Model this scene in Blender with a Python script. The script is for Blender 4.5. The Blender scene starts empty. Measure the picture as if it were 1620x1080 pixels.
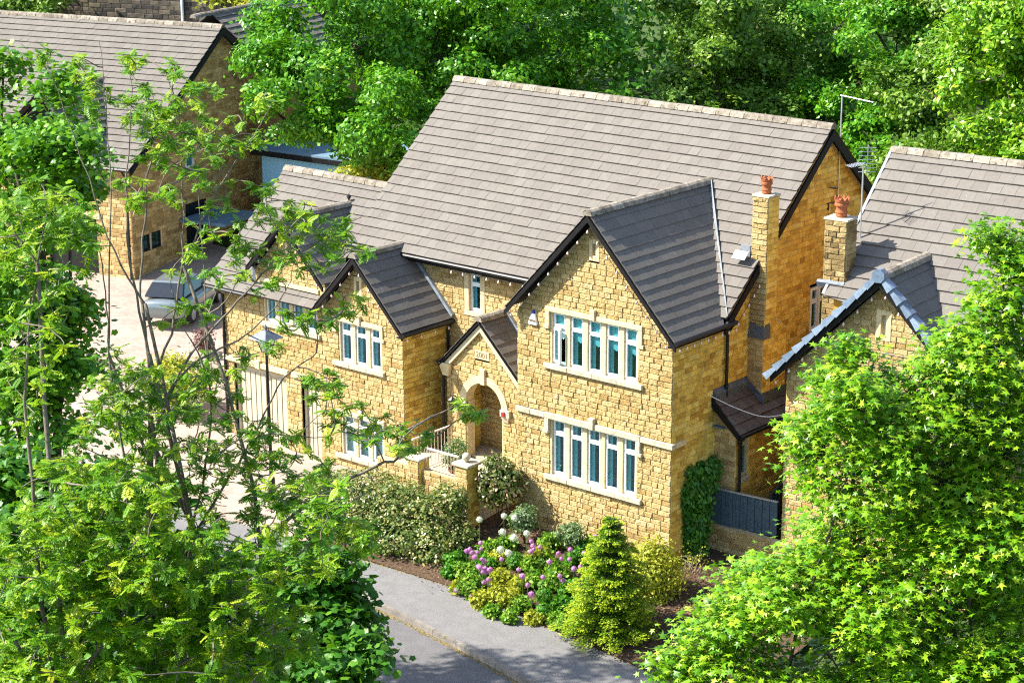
import bpy, math, random
import numpy as np
from mathutils import Matrix, Vector, noise
rng = np.random.default_rng(7)
random.seed(7)
R = math.radians
sc = bpy.context.scene
col = sc.collection

# ------------------------------------------------------------------ camera
YAW, PITCH, ROLL, FPX = R(-40.392), R(16.071), R(-0.263), 3204.8
CAM = np.array([27.70, -38.63, 19.47])
_f = np.array([math.sin(YAW)*math.cos(PITCH), math.cos(YAW)*math.cos(PITCH), -math.sin(PITCH)])
_r = np.array([math.cos(YAW), -math.sin(YAW), 0.0])
_u = np.cross(_r, _f)
_r2 = _r*math.cos(ROLL)+_u*math.sin(ROLL)
_u2 = -_r*math.sin(ROLL)+_u*math.cos(ROLL)
_r, _u = _r2, _u2
cd = bpy.data.cameras.new("camera"); cam = bpy.data.objects.new("camera", cd); col.objects.link(cam)
cam.matrix_world = Matrix(((_r[0], _u[0], -_f[0], CAM[0]), (_r[1], _u[1], -_f[1], CAM[1]), (_r[2], _u[2], -_f[2], CAM[2]), (0, 0, 0, 1)))
cd.sensor_width = 36.0; cd.lens = 36.0*FPX/1620.0; cd.clip_start = 0.5; cd.clip_end = 3000
sc.camera = cam
# ------------------------------------------------------------------ sky, sun, exposure
SUN = np.array([-0.82, -0.64, 1.0]); SUN = SUN/np.linalg.norm(SUN)
w = bpy.data.worlds.new("World"); sc.world = w; w.use_nodes = True
nt = w.node_tree; bg = nt.nodes["Background"]
sky = nt.nodes.new("ShaderNodeTexSky"); sky.sky_type = 'NISHITA'; sky.sun_disc = False
sky.sun_elevation = math.asin(SUN[2]); sky.sun_rotation = math.atan2(SUN[0], SUN[1])
nt.links.new(sky.outputs[0], bg.inputs[0]); bg.inputs[1].default_value = 0.125
sl = bpy.data.lights.new("sun", 'SUN'); sl.energy = 5.0; sl.angle = R(0.5); sl.color = (1.0, 0.95, 0.86)
so = bpy.data.objects.new("sun", sl); col.objects.link(so)
so.rotation_euler = Vector(SUN).to_track_quat('Z', 'Y').to_euler(); so.location = (-20, -20, 40)
vs = sc.view_settings; vs.view_transform = 'Standard'; vs.look = 'None'; vs.gamma = 1.0; vs.exposure = 1.5; vs.use_curve_mapping = False
sc.render.engine = 'CYCLES'
sc.cycles.use_denoising = False
sc.cycles.pixel_filter_type = 'BLACKMAN_HARRIS'; sc.cycles.filter_width = 1.15
sc.cycles.max_bounces = 6; sc.cycles.diffuse_bounces = 3; sc.cycles.glossy_bounces = 3
sc.cycles.transmission_bounces = 3; sc.cycles.transparent_max_bounces = 6; sc.cycles.caustics_reflective = False; sc.cycles.caustics_refractive = False
sc.cycles.sample_clamp_indirect = 2.0

# ------------------------------------------------------------------ placement helpers
def ray(x, y): return _f+_r*(x-810)/FPX-_u*(y-540)/FPX
def P3(x, y, t): return CAM+ray(x, y)*t
def PP(x, y, X=None, Y=None, Z=None):
    q = ray(x, y)
    if X is not None: t = (X-CAM[0])/q[0]
    elif Y is not None: t = (Y-CAM[1])/q[1]
    else: t = (Z-CAM[2])/q[2]
    return CAM+q*t
class Frame:
    def __init__(s, o=(0, 0, 0), a=0):
        s.o = np.array(o, float); s.c = math.cos(a); s.s = math.sin(a); s.a = a
    def __call__(s, v):
        v = np.asarray(v, float); o = np.empty_like(v)
        o[..., 0] = s.o[0]+v[..., 0]*s.c-v[..., 1]*s.s
        o[..., 1] = s.o[1]+v[..., 0]*s.s+v[..., 1]*s.c
        o[..., 2] = s.o[2]+v[..., 2]
        return o
    def d(s, v): return s(v)-s.o
ID = Frame()

# ------------------------------------------------------------------ materials
MATS = {}
def _nodes(name):
    m = bpy.data.materials.new(name); m.use_nodes = True; MATS[name] = m
    return m, m.node_tree, m.node_tree.nodes["Principled BSDF"]
def _tone(nt):
    a = nt.nodes.new("ShaderNodeAttribute"); a.attribute_name = "tone"; a.attribute_type = 'GEOMETRY'
    b = nt.nodes.new("ShaderNodeAttribute"); b.attribute_name = "tone"; b.attribute_type = 'OBJECT'
    s = nt.nodes.new("ShaderNodeMath"); s.operation = 'ADD'
    nt.links.new(a.outputs['Fac'], s.inputs[0]); nt.links.new(b.outputs['Fac'], s.inputs[1])
    return s.outputs[0]
def _ramp(nt, stops, fac):
    r = nt.nodes.new("ShaderNodeValToRGB"); e = r.color_ramp.elements
    while len(e) < len(stops): e.new(0.5)
    for i, (p, c) in enumerate(stops):
        e[i].position = p; e[i].color = (*c, 1)
    nt.links.new(fac, r.inputs[0]); return r.outputs[0]
def _noise(nt, scale, detail=4, rough=0.6, vec=None):
    n = nt.nodes.new("ShaderNodeTexNoise"); n.inputs['Scale'].default_value = scale; n.inputs['Detail'].default_value = detail; n.inputs['Roughness'].default_value = rough
    if vec is None:
        g = nt.nodes.new("ShaderNodeNewGeometry"); vec = g.outputs['Position']
    nt.links.new(vec, n.inputs['Vector']); return n.outputs['Fac']
def _mix(nt, a, b, fac, mode='MIX'):
    m = nt.nodes.new("ShaderNodeMix"); m.data_type = 'RGBA'; m.blend_type = mode
    for k, v in ((6, a), (7, b), (0, fac)):
        if isinstance(v, (tuple, list)): m.inputs[k].default_value = (*v, 1)
        elif isinstance(v, (int, float)): m.inputs[k].default_value = v
        else: nt.links.new(v, m.inputs[k])
    return m.outputs[2]
def _bump(nt, b, h, strength, dist):
    n = nt.nodes.new("ShaderNodeBump"); n.inputs['Strength'].default_value = strength; n.inputs['Distance'].default_value = dist
    nt.links.new(h, n.inputs['Height']); nt.links.new(n.outputs[0], b.inputs['Normal'])
def plain(name, c, rough=0.6, metal=0, var=0.25, scale=6, spec=0.4, bump=0.0, bscale=60, c2=None):
    m, nt, b = _nodes(name); b.inputs['Roughness'].default_value = rough; b.inputs['Metallic'].default_value = metal
    b.inputs['Specular IOR Level'].default_value = spec
    f = _noise(nt, scale)
    lo = tuple(x*(1-var) for x in c) if c2 is None else c2; hi = tuple(min(1, x*(1+var)) for x in c)
    nt.links.new(_ramp(nt, [(0.3, lo), (0.7, hi)], f), b.inputs['Base Color'])
    if bump: _bump(nt, b, _noise(nt, bscale, 5, .7), bump, 0.02)
    return m
def toned(name, stops, rough=0.8, spec=0.25, nscale=8, namt=0.35, bump=0.6, bscale=45, bdist=0.02, spots=None):
    m, nt, b = _nodes(name); b.inputs['Roughness'].default_value = rough; b.inputs['Specular IOR Level'].default_value = spec
    t = _tone(nt); c = _ramp(nt, stops, t)
    f = _noise(nt, nscale, 5, .65)
    c = _mix(nt, c, _ramp(nt, [(0.3, (1-namt,)*3), (0.7, (1+namt*.6,)*3)], f), 1.0, 'MULTIPLY')
    f2 = _noise(nt, nscale*7, 3, .6)
    c = _mix(nt, c, _ramp(nt, [(0.32, (1-namt*.7,)*3), (0.6, (1.08,)*3)], f2), 1.0, 'MULTIPLY')
    if spots:
        for sc_, th, colr in spots:
            v = _noise(nt, sc_, 3, .55)
            k = _ramp(nt, [(th, (0, 0, 0)), (th+.035, (1, 1, 1))], v)
            c = _mix(nt, c, colr, k)
    nt.links.new(c, b.inputs['Base Color'])
    if bump: _bump(nt, b, _noise(nt, bscale, 6, .7), bump, bdist)
    return m
def leafmat(name, stops, rough=0.42, spec=0.45, trans=0.30, tcol=(0.20, 0.46, 0.01)):
    m, nt, b = _nodes(name); b.inputs['Roughness'].default_value = rough; b.inputs['Specular IOR Level'].default_value = spec*.75
    t = _tone(nt); c = _ramp(nt, stops, t)
    nt.links.new(c, b.inputs['Base Color'])
    tr = nt.nodes.new("ShaderNodeBsdfTranslucent")
    c2 = _mix(nt, c, tcol, 0.55); nt.links.new(c2, tr.inputs[0])
    mx = nt.nodes.new("ShaderNodeMixShader"); mx.inputs[0].default_value = trans
    nt.links.new(b.outputs[0], mx.inputs[1]); nt.links.new(tr.outputs[0], mx.inputs[2])
    nt.links.new(mx.outputs[0], nt.nodes["Material Output"].inputs[0])
    return m
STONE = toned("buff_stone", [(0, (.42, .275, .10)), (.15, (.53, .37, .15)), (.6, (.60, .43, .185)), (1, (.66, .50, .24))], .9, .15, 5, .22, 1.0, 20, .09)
STONE_SIDE = toned("buff_stone_tooled_side_light", [(0, (.46, .25, .04)), (.2, (.64, .39, .07)), (.7, (.78, .52, .10)), (1, (.84, .60, .16))], .9, .15, 4, .3, .5, 50, .015)  # same buff stone; bounced-light gold of shaded side walls put into its colour
STONE_OLD = toned("brown_stone", [(0, (.34, .22, .09)), (.5, (.50, .34, .14)), (1, (.62, .45, .21))], .9, .15, 3, .3, .6, 30, .03)
STONE_DARK = toned("dark_stone", [(0, (.05, .045, .04)), (.5, (.10, .085, .065)), (1, (.17, .14, .10))], .9, .15, 3, .3, .6, 30, .03)  # dark grey-brown blocks for the far house
STONE_CHIM = toned("weathered_chimney_stone", [(0, (.20, .135, .055)), (.5, (.34, .24, .10)), (1, (.48, .36, .17))], .9, .15, 4, .35, .8, 25, .05)
MORTAR = plain("mortar", (.46, .36, .21), .95, var=.2, scale=9, spec=.1, bump=.4)
ASHLAR = plain("ashlar_trim", (.60, .48, .28), .85, var=.16, scale=5, spec=.2, bump=.25, bscale=70)
ASHGREY = plain("weathered_sill_stone", (.46, .40, .29), .85, var=.3, scale=7, spec=.2, bump=.35, bscale=60)
TILE = toned("concrete_roof_tile", [(0, (.145, .130, .114)), (.5, (.154, .139, .122)), (1, (.164, .149, .131))], .9, .04, 2.2, .06, .5, 90, .01,
             spots=[(26, .70, (.32, .30, .27)), (9, .76, (.42, .22, .03))])
TILE_DARK = toned("slate_grey_roof_tile", [(0, (.065, .052, .052)), (.5, (.088, .072, .072)), (1, (.115, .095, .092))], .6, .35, 3, .2, .5, 80, .01,
             spots=[(24, .69, (.34, .34, .32))])
RIDGE = toned("ridge_tile_mossy", [(0, (.20, .17, .13)), (1, (.34, .30, .24))], .9, .2, 6, .5, .8, 50, .02, spots=[(10, .62, (.10, .07, .035)), (14, .7, (.45, .25, .04))])
BLUERIDGE = toned("blue_grey_edge_tile", [(0, (.13, .18, .25)), (1, (.24, .31, .40))], .35, .5, 6, .3, .3, 40, .01)
UNDER = plain("roof_underlay", (.05, .045, .04), .95)
BLACK = plain("black_plastic", (.008, .008, .010), .4, spec=.35)
BLACKW = plain("black_painted_board", (.008, .007, .008), .6, spec=.2, bump=.15, bscale=30)
LEAD = plain("lead_flashing", (.24, .27, .30), .5, metal=.2, var=.3, scale=9)
LEADD = plain("dark_lead", (.10, .12, .15), .5, metal=.2, var=.3, scale=9)
UPVC = plain("white_upvc", (.78, .80, .82), .3, var=.05, spec=.5)
CREAMP = plain("cream_painted_door", (.50, .43, .29), .5, var=.06)
TANDOOR = plain("tan_wood_door", (.50, .36, .15), .5, var=.1)
CURTAIN = plain("pale_curtain", (.70, .74, .70), .9, var=.12, scale=14)
DARKROOM = plain("dim_room_wall", (.12, .16, .18), .9)
TERRA = toned("terracotta", [(0, (.38, .12, .05)), (1, (.48, .17, .07))], .8, .2, 12, .3, .4, 60, .01)
METAL = plain("galvanised_metal", (.55, .56, .58), .4, metal=.7, var=.1)
ASPH = plain("footway_asphalt", (.19, .183, .178), .9, var=.10, scale=3.0, spec=.25, bump=.9, bscale=220)
ROADM = plain("road_asphalt", (.145, .138, .136), .9, var=.12, scale=2.4, spec=.25, bump=.9, bscale=180)
KERBM = toned("kerb_stone", [(0, (.17, .15, .13)), (1, (.24, .215, .18))], .9, .2, 6, .3, .6, 60, .01, spots=[(5, .66, (.10, .10, .03))])
SOIL = plain("bark_soil", (.085, .055, .035), .95, var=.55, scale=14, spec=.1, bump=1.0, bscale=35)
GRASSM = plain("ground_grass", (.05, .08, .02), .95, var=.4, scale=1.5, spec=.1, bump=.8, bscale=20)
FENCE = plain("blue_grey_stained_wood", (.055, .085, .11), .6, var=.22, scale=9, spec=.3, bump=.3, bscale=30)
BARK = plain("grey_bark", (.17, .14, .11), .9, var=.35, scale=12, spec=.15, bump=.7, bscale=40)
BARKD = plain("dark_bark", (.075, .058, .042), .9, var=.35, scale=10, spec=.15, bump=.7, bscale=30)
RENDERW = plain("white_render_blue_shade", (.30, .60, .80), .9, var=.04)  # white render; the blue of its shade is put into the base colour
FLATROOF = plain("grey_felt_roof", (.11, .19, .26), .8, var=.2, scale=3)
BULB = plain("bulb_glass", (.85, .62, .55), .15, var=.02, spec=.6)
BLUEP = plain("blue_plastic", (.02, .03, .30), .35)
REDP = plain("red_plastic", (.55, .02, .03), .4)
CARP = plain("silver_car_paint", (.22, .26, .27), .22, metal=.55, var=.02, spec=.6)
CARG = plain("car_glass", (.012, .016, .02), .05, spec=.8)
RUBBER = plain("tyre_rubber", (.015, .015, .015), .8)
LAMPG = plain("headlamp_lens", (.6, .62, .64), .08, spec=.8)
IRON = plain("cream_iron", (.62, .52, .42), .5, var=.1)
TEXTM = plain("brown_lettering", (.20, .14, .08), .9)  # dark brown of the date numerals and alarm lettering
def paver():
    m, nt, b = _nodes("block_paving"); b.inputs['Roughness'].default_value = .9
    g = nt.nodes.new("ShaderNodeNewGeometry"); br = nt.nodes.new("ShaderNodeTexBrick")
    br.inputs['Scale'].default_value = 1.0; br.inputs['Brick Width'].default_value = .21; br.inputs['Row Height'].default_value = .105; br.inputs['Mortar Size'].default_value = .006
    br.inputs['Color1'].default_value = (.30, .22, .175, 1); br.inputs['Color2'].default_value = (.36, .28, .23, 1); br.inputs['Mortar'].default_value = (.22, .17, .14, 1)
    nt.links.new(g.outputs['Position'], br.inputs['Vector'])
    c = _mix(nt, br.outputs['Color'], _ramp(nt, [(.3, (.8, .8, .8)), (.7, (1.15, 1.12, 1.1))], _noise(nt, 1.1)), 1.0, 'MULTIPLY')
    nt.links.new(c, b.inputs['Base Color']); _bump(nt, b, br.outputs['Fac'], -.4, .01)
    return m
PAVER = paver()
def glass():
    m, nt, b = _nodes("window_glass")
    tr = nt.nodes.new("ShaderNodeBsdfTransparent"); tr.inputs[0].default_value = (.60, .87, .92, 1)
    gl = nt.nodes.new("ShaderNodeBsdfGlossy"); gl.inputs['Roughness'].default_value = .03; gl.inputs[0].default_value = (.75, .95, .98, 1)
    lw = nt.nodes.new("ShaderNodeLayerWeight"); lw.inputs[0].default_value = .5
    fr = nt.nodes.new("ShaderNodeMapRange"); fr.inputs[1].default_value = .3; fr.inputs[2].default_value = 1.0; fr.inputs[3].default_value = .07; fr.inputs[4].default_value = .6
    nt.links.new(lw.outputs['Facing'], fr.inputs[0])
    mx = nt.nodes.new("ShaderNodeMixShader")
    nt.links.new(fr.outputs[0], mx.inputs[0]); nt.links.new(tr.outputs[0], mx.inputs[1]); nt.links.new(gl.outputs[0], mx.inputs[2])
    nt.links.new(mx.outputs[0], nt.nodes["Material Output"].inputs[0]); return m
GLASS = glass()
L_SYC = leafmat("sycamore_leaf", [(0, (.03, .12, .003)), (.35, (.10, .26, .006)), (.65, (.22, .39, .012)), (.9, (.38, .49, .03)), (1, (.52, .50, .08))], .38, .5)
L_SYCD = leafmat("deep_green_leaf", [(0, (.015, .07, .004)), (.5, (.04, .15, .007)), (1, (.12, .27, .012))], .42, .45, .28)
L_MID = leafmat("mid_green_leaf", [(0, (.02, .085, .003)), (.4, (.055, .19, .006)), (.8, (.15, .33, .010)), (1, (.30, .42, .02))])
L_ASH = leafmat("ash_leaflet", [(0, (.04, .13, .003)), (.4, (.10, .25, .005)), (.75, (.26, .39, .010)), (1, (.46, .47, .025))], .42, .4, .32)
L_BACK = leafmat("chestnut_leaf", [(0, (.024, .105, .004)), (.5, (.075, .255, .009)), (.85, (.17, .38, .014)), (1, (.36, .47, .04))], .4, .45, .28)
L_BACK2 = leafmat("hillside_leaf", [(0, (.04, .10, .010)), (.5, (.11, .22, .02)), (.85, (.24, .36, .04)), (1, (.40, .44, .09))], .42, .45, .28)
L_HEDGE = leafmat("hedge_leaf", [(0, (.035, .085, .018)), (.4, (.10, .16, .03)), (.7, (.27, .26, .08)), (1, (.46, .36, .17))], .34, .5, .2)
L_IVY = leafmat("ivy_leaf", [(0, (.015, .07, .010)), (.6, (.05, .19, .018)), (1, (.12, .32, .03))], .4, .45, .2)
L_YEL = leafmat("golden_leaf", [(0, (.14, .20, .010)), (.5, (.32, .36, .02)), (1, (.56, .54, .07))], .45, .4, .35, (.45, .45, .03))
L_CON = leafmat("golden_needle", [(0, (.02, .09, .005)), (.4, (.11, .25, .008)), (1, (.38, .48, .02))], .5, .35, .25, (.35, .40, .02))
L_SOFT = leafmat("grey_green_leaf", [(0, (.06, .11, .04)), (.5, (.13, .20, .08)), (1, (.28, .33, .19))], .5, .4, .25)
L_BOX = leafmat("box_leaf", [(0, (.025, .10, .005)), (.6, (.06, .22, .010)), (1, (.14, .34, .015))], .45, .4, .25)
L_RED = leafmat("photinia_leaf", [(0, (.03, .07, .014)), (.5, (.09, .13, .03)), (.75, (.26, .20, .09)), (1, (.42, .24, .15))], .3, .55, .2)
L_BED = leafmat("bed_leaf", [(0, (.04, .14, .010)), (.5, (.13, .28, .018)), (1, (.36, .46, .05))], .45, .4, .3)
L_PUR = leafmat("purple_leaf", [(0, (.10, .05, .04)), (1, (.22, .12, .10))], .45, .4, .25, (.3, .08, .1))
F_PUR = leafmat("allium_purple", [(0, (.46, .16, .42)), (1, (.76, .42, .66))], .6, .3, .25, (.6, .2, .6))
F_WHI = leafmat("allium_white", [(0, (.55, .62, .45)), (1, (.80, .82, .72))], .6, .3, .25, (.7, .75, .5))
STEM = plain("green_stem", (.09, .19, .04), .6)

# ------------------------------------------------------------------ mesh helpers
def raw_mesh(name, V, Fs, mat, tone=None, smooth=False):
    V = np.asarray(V, np.float32); me = bpy.data.meshes.new(name); me.vertices.add(len(V)); me.vertices.foreach_set("co", V.ravel())
    if isinstance(Fs, np.ndarray):
        n, k = Fs.shape; me.loops.add(n*k); me.loops.foreach_set("vertex_index", Fs.ravel().astype(np.int32))
        me.polygons.add(n); me.polygons.foreach_set("loop_start", np.arange(0, n*k, k, dtype=np.int32))
        try: me.polygons.foreach_set("loop_total", np.full(n, k, np.int32))
        except Exception: pass
    else:
        idx = [i for f in Fs for i in f]; st = np.cumsum([0]+[len(f) for f in Fs])[:-1]
        me.loops.add(len(idx)); me.loops.foreach_set("vertex_index", np.array(idx, np.int32))
        me.polygons.add(len(Fs)); me.polygons.foreach_set("loop_start", st.astype(np.int32))
        try: me.polygons.foreach_set("loop_total", np.array([len(f) for f in Fs], np.int32))
        except Exception: pass
    me.update(calc_edges=True)
    if tone is not None:
        a = me.attributes.new("tone", 'FLOAT', 'POINT'); a.data.foreach_set("value", np.asarray(tone, np.float32))
    me.polygons.foreach_set("use_smooth", np.full(len(me.polygons), bool(smooth)))
    if mat: me.materials.append(mat)
    return me
def obj(name, me, parent=None, kind=None):
    o = bpy.data.objects.new(name, me); col.objects.link(o)
    if parent is not None:
        o.parent = parent
        if parent.parent is None and parent.type == 'EMPTY': o.location = -parent.location
    if kind: o["kind"] = kind
    return o
def tag(o, label, cat, group=None):
    o["label"] = label; o["category"] = cat
    if group: o["group"] = group
    return o
def thing(name, loc, label, cat, group=None):
    o = bpy.data.objects.new(name, None); col.objects.link(o); o.location = Vector([float(v) for v in loc]); o.empty_display_size = .2
    return tag(o, label, cat, group)
def structure(o): o["kind"] = "structure"; return o
class MB:
    def __init__(s, fr=ID): s.v = []; s.f = []; s.fr = fr
    def add(s, V, F):
        n = len(s.v); V = s.fr(np.asarray(V, float)); s.v.extend(V.tolist()); s.f.extend([[i+n for i in f] for f in F]); return s
    def box(s, a, b):
        x0, y0, z0 = a; x1, y1, z1 = b
        return s.add([(x0, y0, z0), (x1, y0, z0), (x1, y1, z0), (x0, y1, z0), (x0, y0, z1), (x1, y0, z1), (x1, y1, z1), (x0, y1, z1)],
                     [(0, 3, 2, 1), (4, 5, 6, 7), (0, 1, 5, 4), (1, 2, 6, 5), (2, 3, 7, 6), (3, 0, 4, 7)])
    def hexa(s, lo, hi):
        return s.add(list(lo)+list(hi), [(0, 3, 2, 1), (4, 5, 6, 7), (0, 1, 5, 4), (1, 2, 6, 5), (2, 3, 7, 6), (3, 0, 4, 7)])
    def bar(s, p, q, wv, hv):
        p, q, wv, hv = [np.asarray(k, float) for k in (p, q, wv, hv)]
        return s.hexa([p-wv-hv, p+wv-hv, p+wv+hv, p-wv+hv], [q-wv-hv, q+wv-hv, q+wv+hv, q-wv+hv])
    def tube(s, pts, rad, n=8, cap=True):
        pts = [np.asarray(p, float) for p in pts]; rad = rad if hasattr(rad, '__len__') else [rad]*len(pts)
        V = []; up = np.array([.31, .17, .93])
        for i, p in enumerate(pts):
            t = pts[min(i+1, len(pts)-1)]-pts[max(i-1, 0)]; t = t/(np.linalg.norm(t)+1e-9)
            a = np.cross(t, up); la = np.linalg.norm(a)
            if la < .1: a = np.cross(t, np.array([1., 0, 0])); la = np.linalg.norm(a)
            a /= la; b = np.cross(t, a)
            for k in range(n):
                an = 2*math.pi*k/n; V.append(p+rad[i]*(math.cos(an)*a+math.sin(an)*b))
        F = []
        for i in range(len(pts)-1):
            for k in range(n):
                F.append((i*n+k, i*n+(k+1) % n, (i+1)*n+(k+1) % n, (i+1)*n+k))
        if cap: F.append(tuple(range(n-1, -1, -1))); F.append(tuple((len(pts)-1)*n+k for k in range(n)))
        return s.add(V, F)
    def lathe(s, prof, c, n=16, jag=None):
        c = np.asarray(c, float); V = []
        for r_, z_ in prof:
            for k in range(n):
                an = 2*math.pi*k/n; V.append(c+np.array([r_*math.cos(an), r_*math.sin(an), z_]))
        F = []
        for i in range(len(prof)-1):
            for k in range(n): F.append((i*n+k, i*n+(k+1) % n, (i+1)*n+(k+1) % n, (i+1)*n+k))
        F.append(tuple(range(n-1, -1, -1))); F.append(tuple((len(prof)-1)*n+k for k in range(n)))
        return s.add(V, F)
    def build(s, name, mat, parent=None, smooth=False, kind=None, bevel=0):
        o = obj(name, raw_mesh(name, s.v, s.f, mat, None, smooth), parent, kind)
        if bevel:
            m = o.modifiers.new("bevel", 'BEVEL'); m.width = bevel; m.segments = 1; m.limit_method = 'ANGLE'
        return o
def inst(name, me, parent, M, tone=None):
    o = bpy.data.objects.new(name, me); col.objects.link(o); o.parent = parent; o.matrix_local = M
    if tone is not None: o["tone"] = float(tone)
    return o
def mat4(ex, ey, ez, o):
    return Matrix(((ex[0], ey[0], ez[0], o[0]), (ex[1], ey[1], ez[1], o[1]), (ex[2], ey[2], ez[2], o[2]), (0, 0, 0, 1)))

# ------------------------------------------------------------------ stone walls
def block_variant(k, flat):
    r = np.random.default_rng(100+k+(50 if flat else 0))
    us = np.array([0, .04, .5, .96, 1]) if flat else np.array([0, .045, .5, .955, 1]); vs_ = np.array([0, .09, .91, 1]) if flat else np.array([0, .11, .89, 1])
    V = []
    for j in range(4):
        for i in range(5):
            edge = i in (0, 4) or j in (0, 3)
            d = 0.0 if edge else (r.uniform(.75, 1.0) if flat else r.uniform(.5, 1.0))
            ju = 0 if edge else r.uniform(-.02, .02)*(4 if i == 2 else 1)*(.2 if flat else 1); jv = 0 if edge else r.uniform(-.05, .05)*(.2 if flat else 1)
            V.append((us[i]+ju, d, vs_[j]+jv))
    F = [(j*5+i, j*5+i+1, j*5+i+6, j*5+i+5) for j in range(3) for i in range(4)]
    return np.array(V), np.array(F)
BV = {fl: [block_variant(k, fl) for k in range(16)] for fl in (False, True)}
_bm = {}
def block_mesh(fl, k, mat):
    key = (fl, k, mat.name)
    if key not in _bm: _bm[key] = raw_mesh("stone_block", BV[fl][k][0], BV[fl][k][1], mat)
    return _bm[key]
def subtract(iv, cuts):
    for c0, c1 in cuts:
        nv = []
        for a, b in iv:
            if c1 <= a or c0 >= b: nv.append((a, b)); continue
            if c0 > a: nv.append((a, c0))
            if c1 < b: nv.append((c1, b))
        iv = nv
    return iv
class Walls:
    """collects mortar backing and stone blocks of one house"""
    def __init__(s, fr=ID): s.fr = fr; s.blocks = []
    def wall(s, parent, axis, pos, sign, rng_fn, z0, z1, openings=(), flat=False, proud=.036, h=.14, mat=STONE, lens=(.18, .25, .30, .36), keep=True, name="wall"):
        """axis 'x': wall runs along x at y=pos, facing -y (sign=-1); axis 'y': runs along y at x=pos facing +x (sign=+1)"""
        mb = MB(s.fr); n = int(math.ceil((z1-z0)/h))
        def W(u, d, z): return (u, pos+sign*d, z) if axis == 'x' else (pos+sign*d, u, z)
        wl = []
        for j in range(n):
            za = z0+j*h; zb = min(za+h, z1); zm = (za+zb)/2
            a0, b0 = rng_fn(za); a1, b1 = rng_fn(zb); am, bm_ = rng_fn(zm)
            if bm_-am < .05: continue
            cuts = []
            for op in openings:
                if callable(op):
                    c = op(zm)
                    if c: cuts.append(c)
                elif op[2] < zm < op[3]: cuts.append((op[0], op[1]))
            iv = subtract([(am, bm_)], cuts)
            for a, b in iv:
                la, lb = (a0, a1) if abs(a-am) < 1e-6 else (a, a); ra, rb = (b0, b1) if abs(b-bm_) < 1e-6 else (b, b)
                if ra < la: ra = la
                if rb < lb: rb = lb
                mb.add([W(la, 0, za), W(ra, 0, za), W(rb, 0, zb), W(lb, 0, zb)], [(0, 1, 2, 3)])
                lo, hi = (max(la, lb), min(ra, rb)); u = lo; first = True
                while u < hi-.03:
                    L = random.choice(lens)
                    if first and j % 2: L *= .55
                    first = False
                    if hi-(u+L) < .12: L = hi-u
                    wl.append((u+.0035, za+.0035, L-.007, (zb-za)-.007)); u += L
        ob = mb.build(name, MORTAR, parent)
        eu = s.fr.d((1, 0, 0) if axis == 'x' else (0, 1, 0)); en = s.fr.d((0, sign, 0) if axis == 'x' else (sign, 0, 0))
        for (u, z, L, hh) in wl:
            o = s.fr(np.array(W(u, 0, z), float))
            s.blocks.append((ob, o, eu*L, en*proud*random.uniform(.6, 1.3), np.array([0, 0, hh]), flat, random.randrange(16), random.random(), mat, keep))
        return ob
    def finish(s, house, n_obj=300, score=None):
        bl = s.blocks
        if score is None: score = lambda b: -np.linalg.norm(b[1]-CAM)
        order = sorted(range(len(bl)), key=lambda i: -(score(bl[i]) if bl[i][9] else -1e9))
        sel = set(order[:n_obj])
        rest = {}
        for i, (ob, o, eu, en, ez, fl, k, t, mat, keep) in enumerate(bl):
            if i in sel:
                inst("stone_block", block_mesh(fl, k, mat), ob, mat4(eu, en, ez, o), t)
            else: rest.setdefault(mat.name, []).append(i)
        for mn, ids in rest.items():
            V = np.empty((len(ids)*20, 3)); F = np.empty((len(ids)*12, 4), int); T = np.empty(len(ids)*20)
            for q, i in enumerate(ids):
                ob, o, eu, en, ez, fl, k, t, mat, keep = bl[i]; bv, bf = BV[fl][k]
                V[q*20:q*20+20] = o+bv[:, :1]*eu+bv[:, 1:2]*en+bv[:, 2:3]*ez; F[q*12:q*12+12] = bf+q*20; T[q*20:q*20+20] = t
            obj("stone_blocks", raw_mesh("stone_blocks", V, F, MATS[mn], T), house, "stuff")

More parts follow.
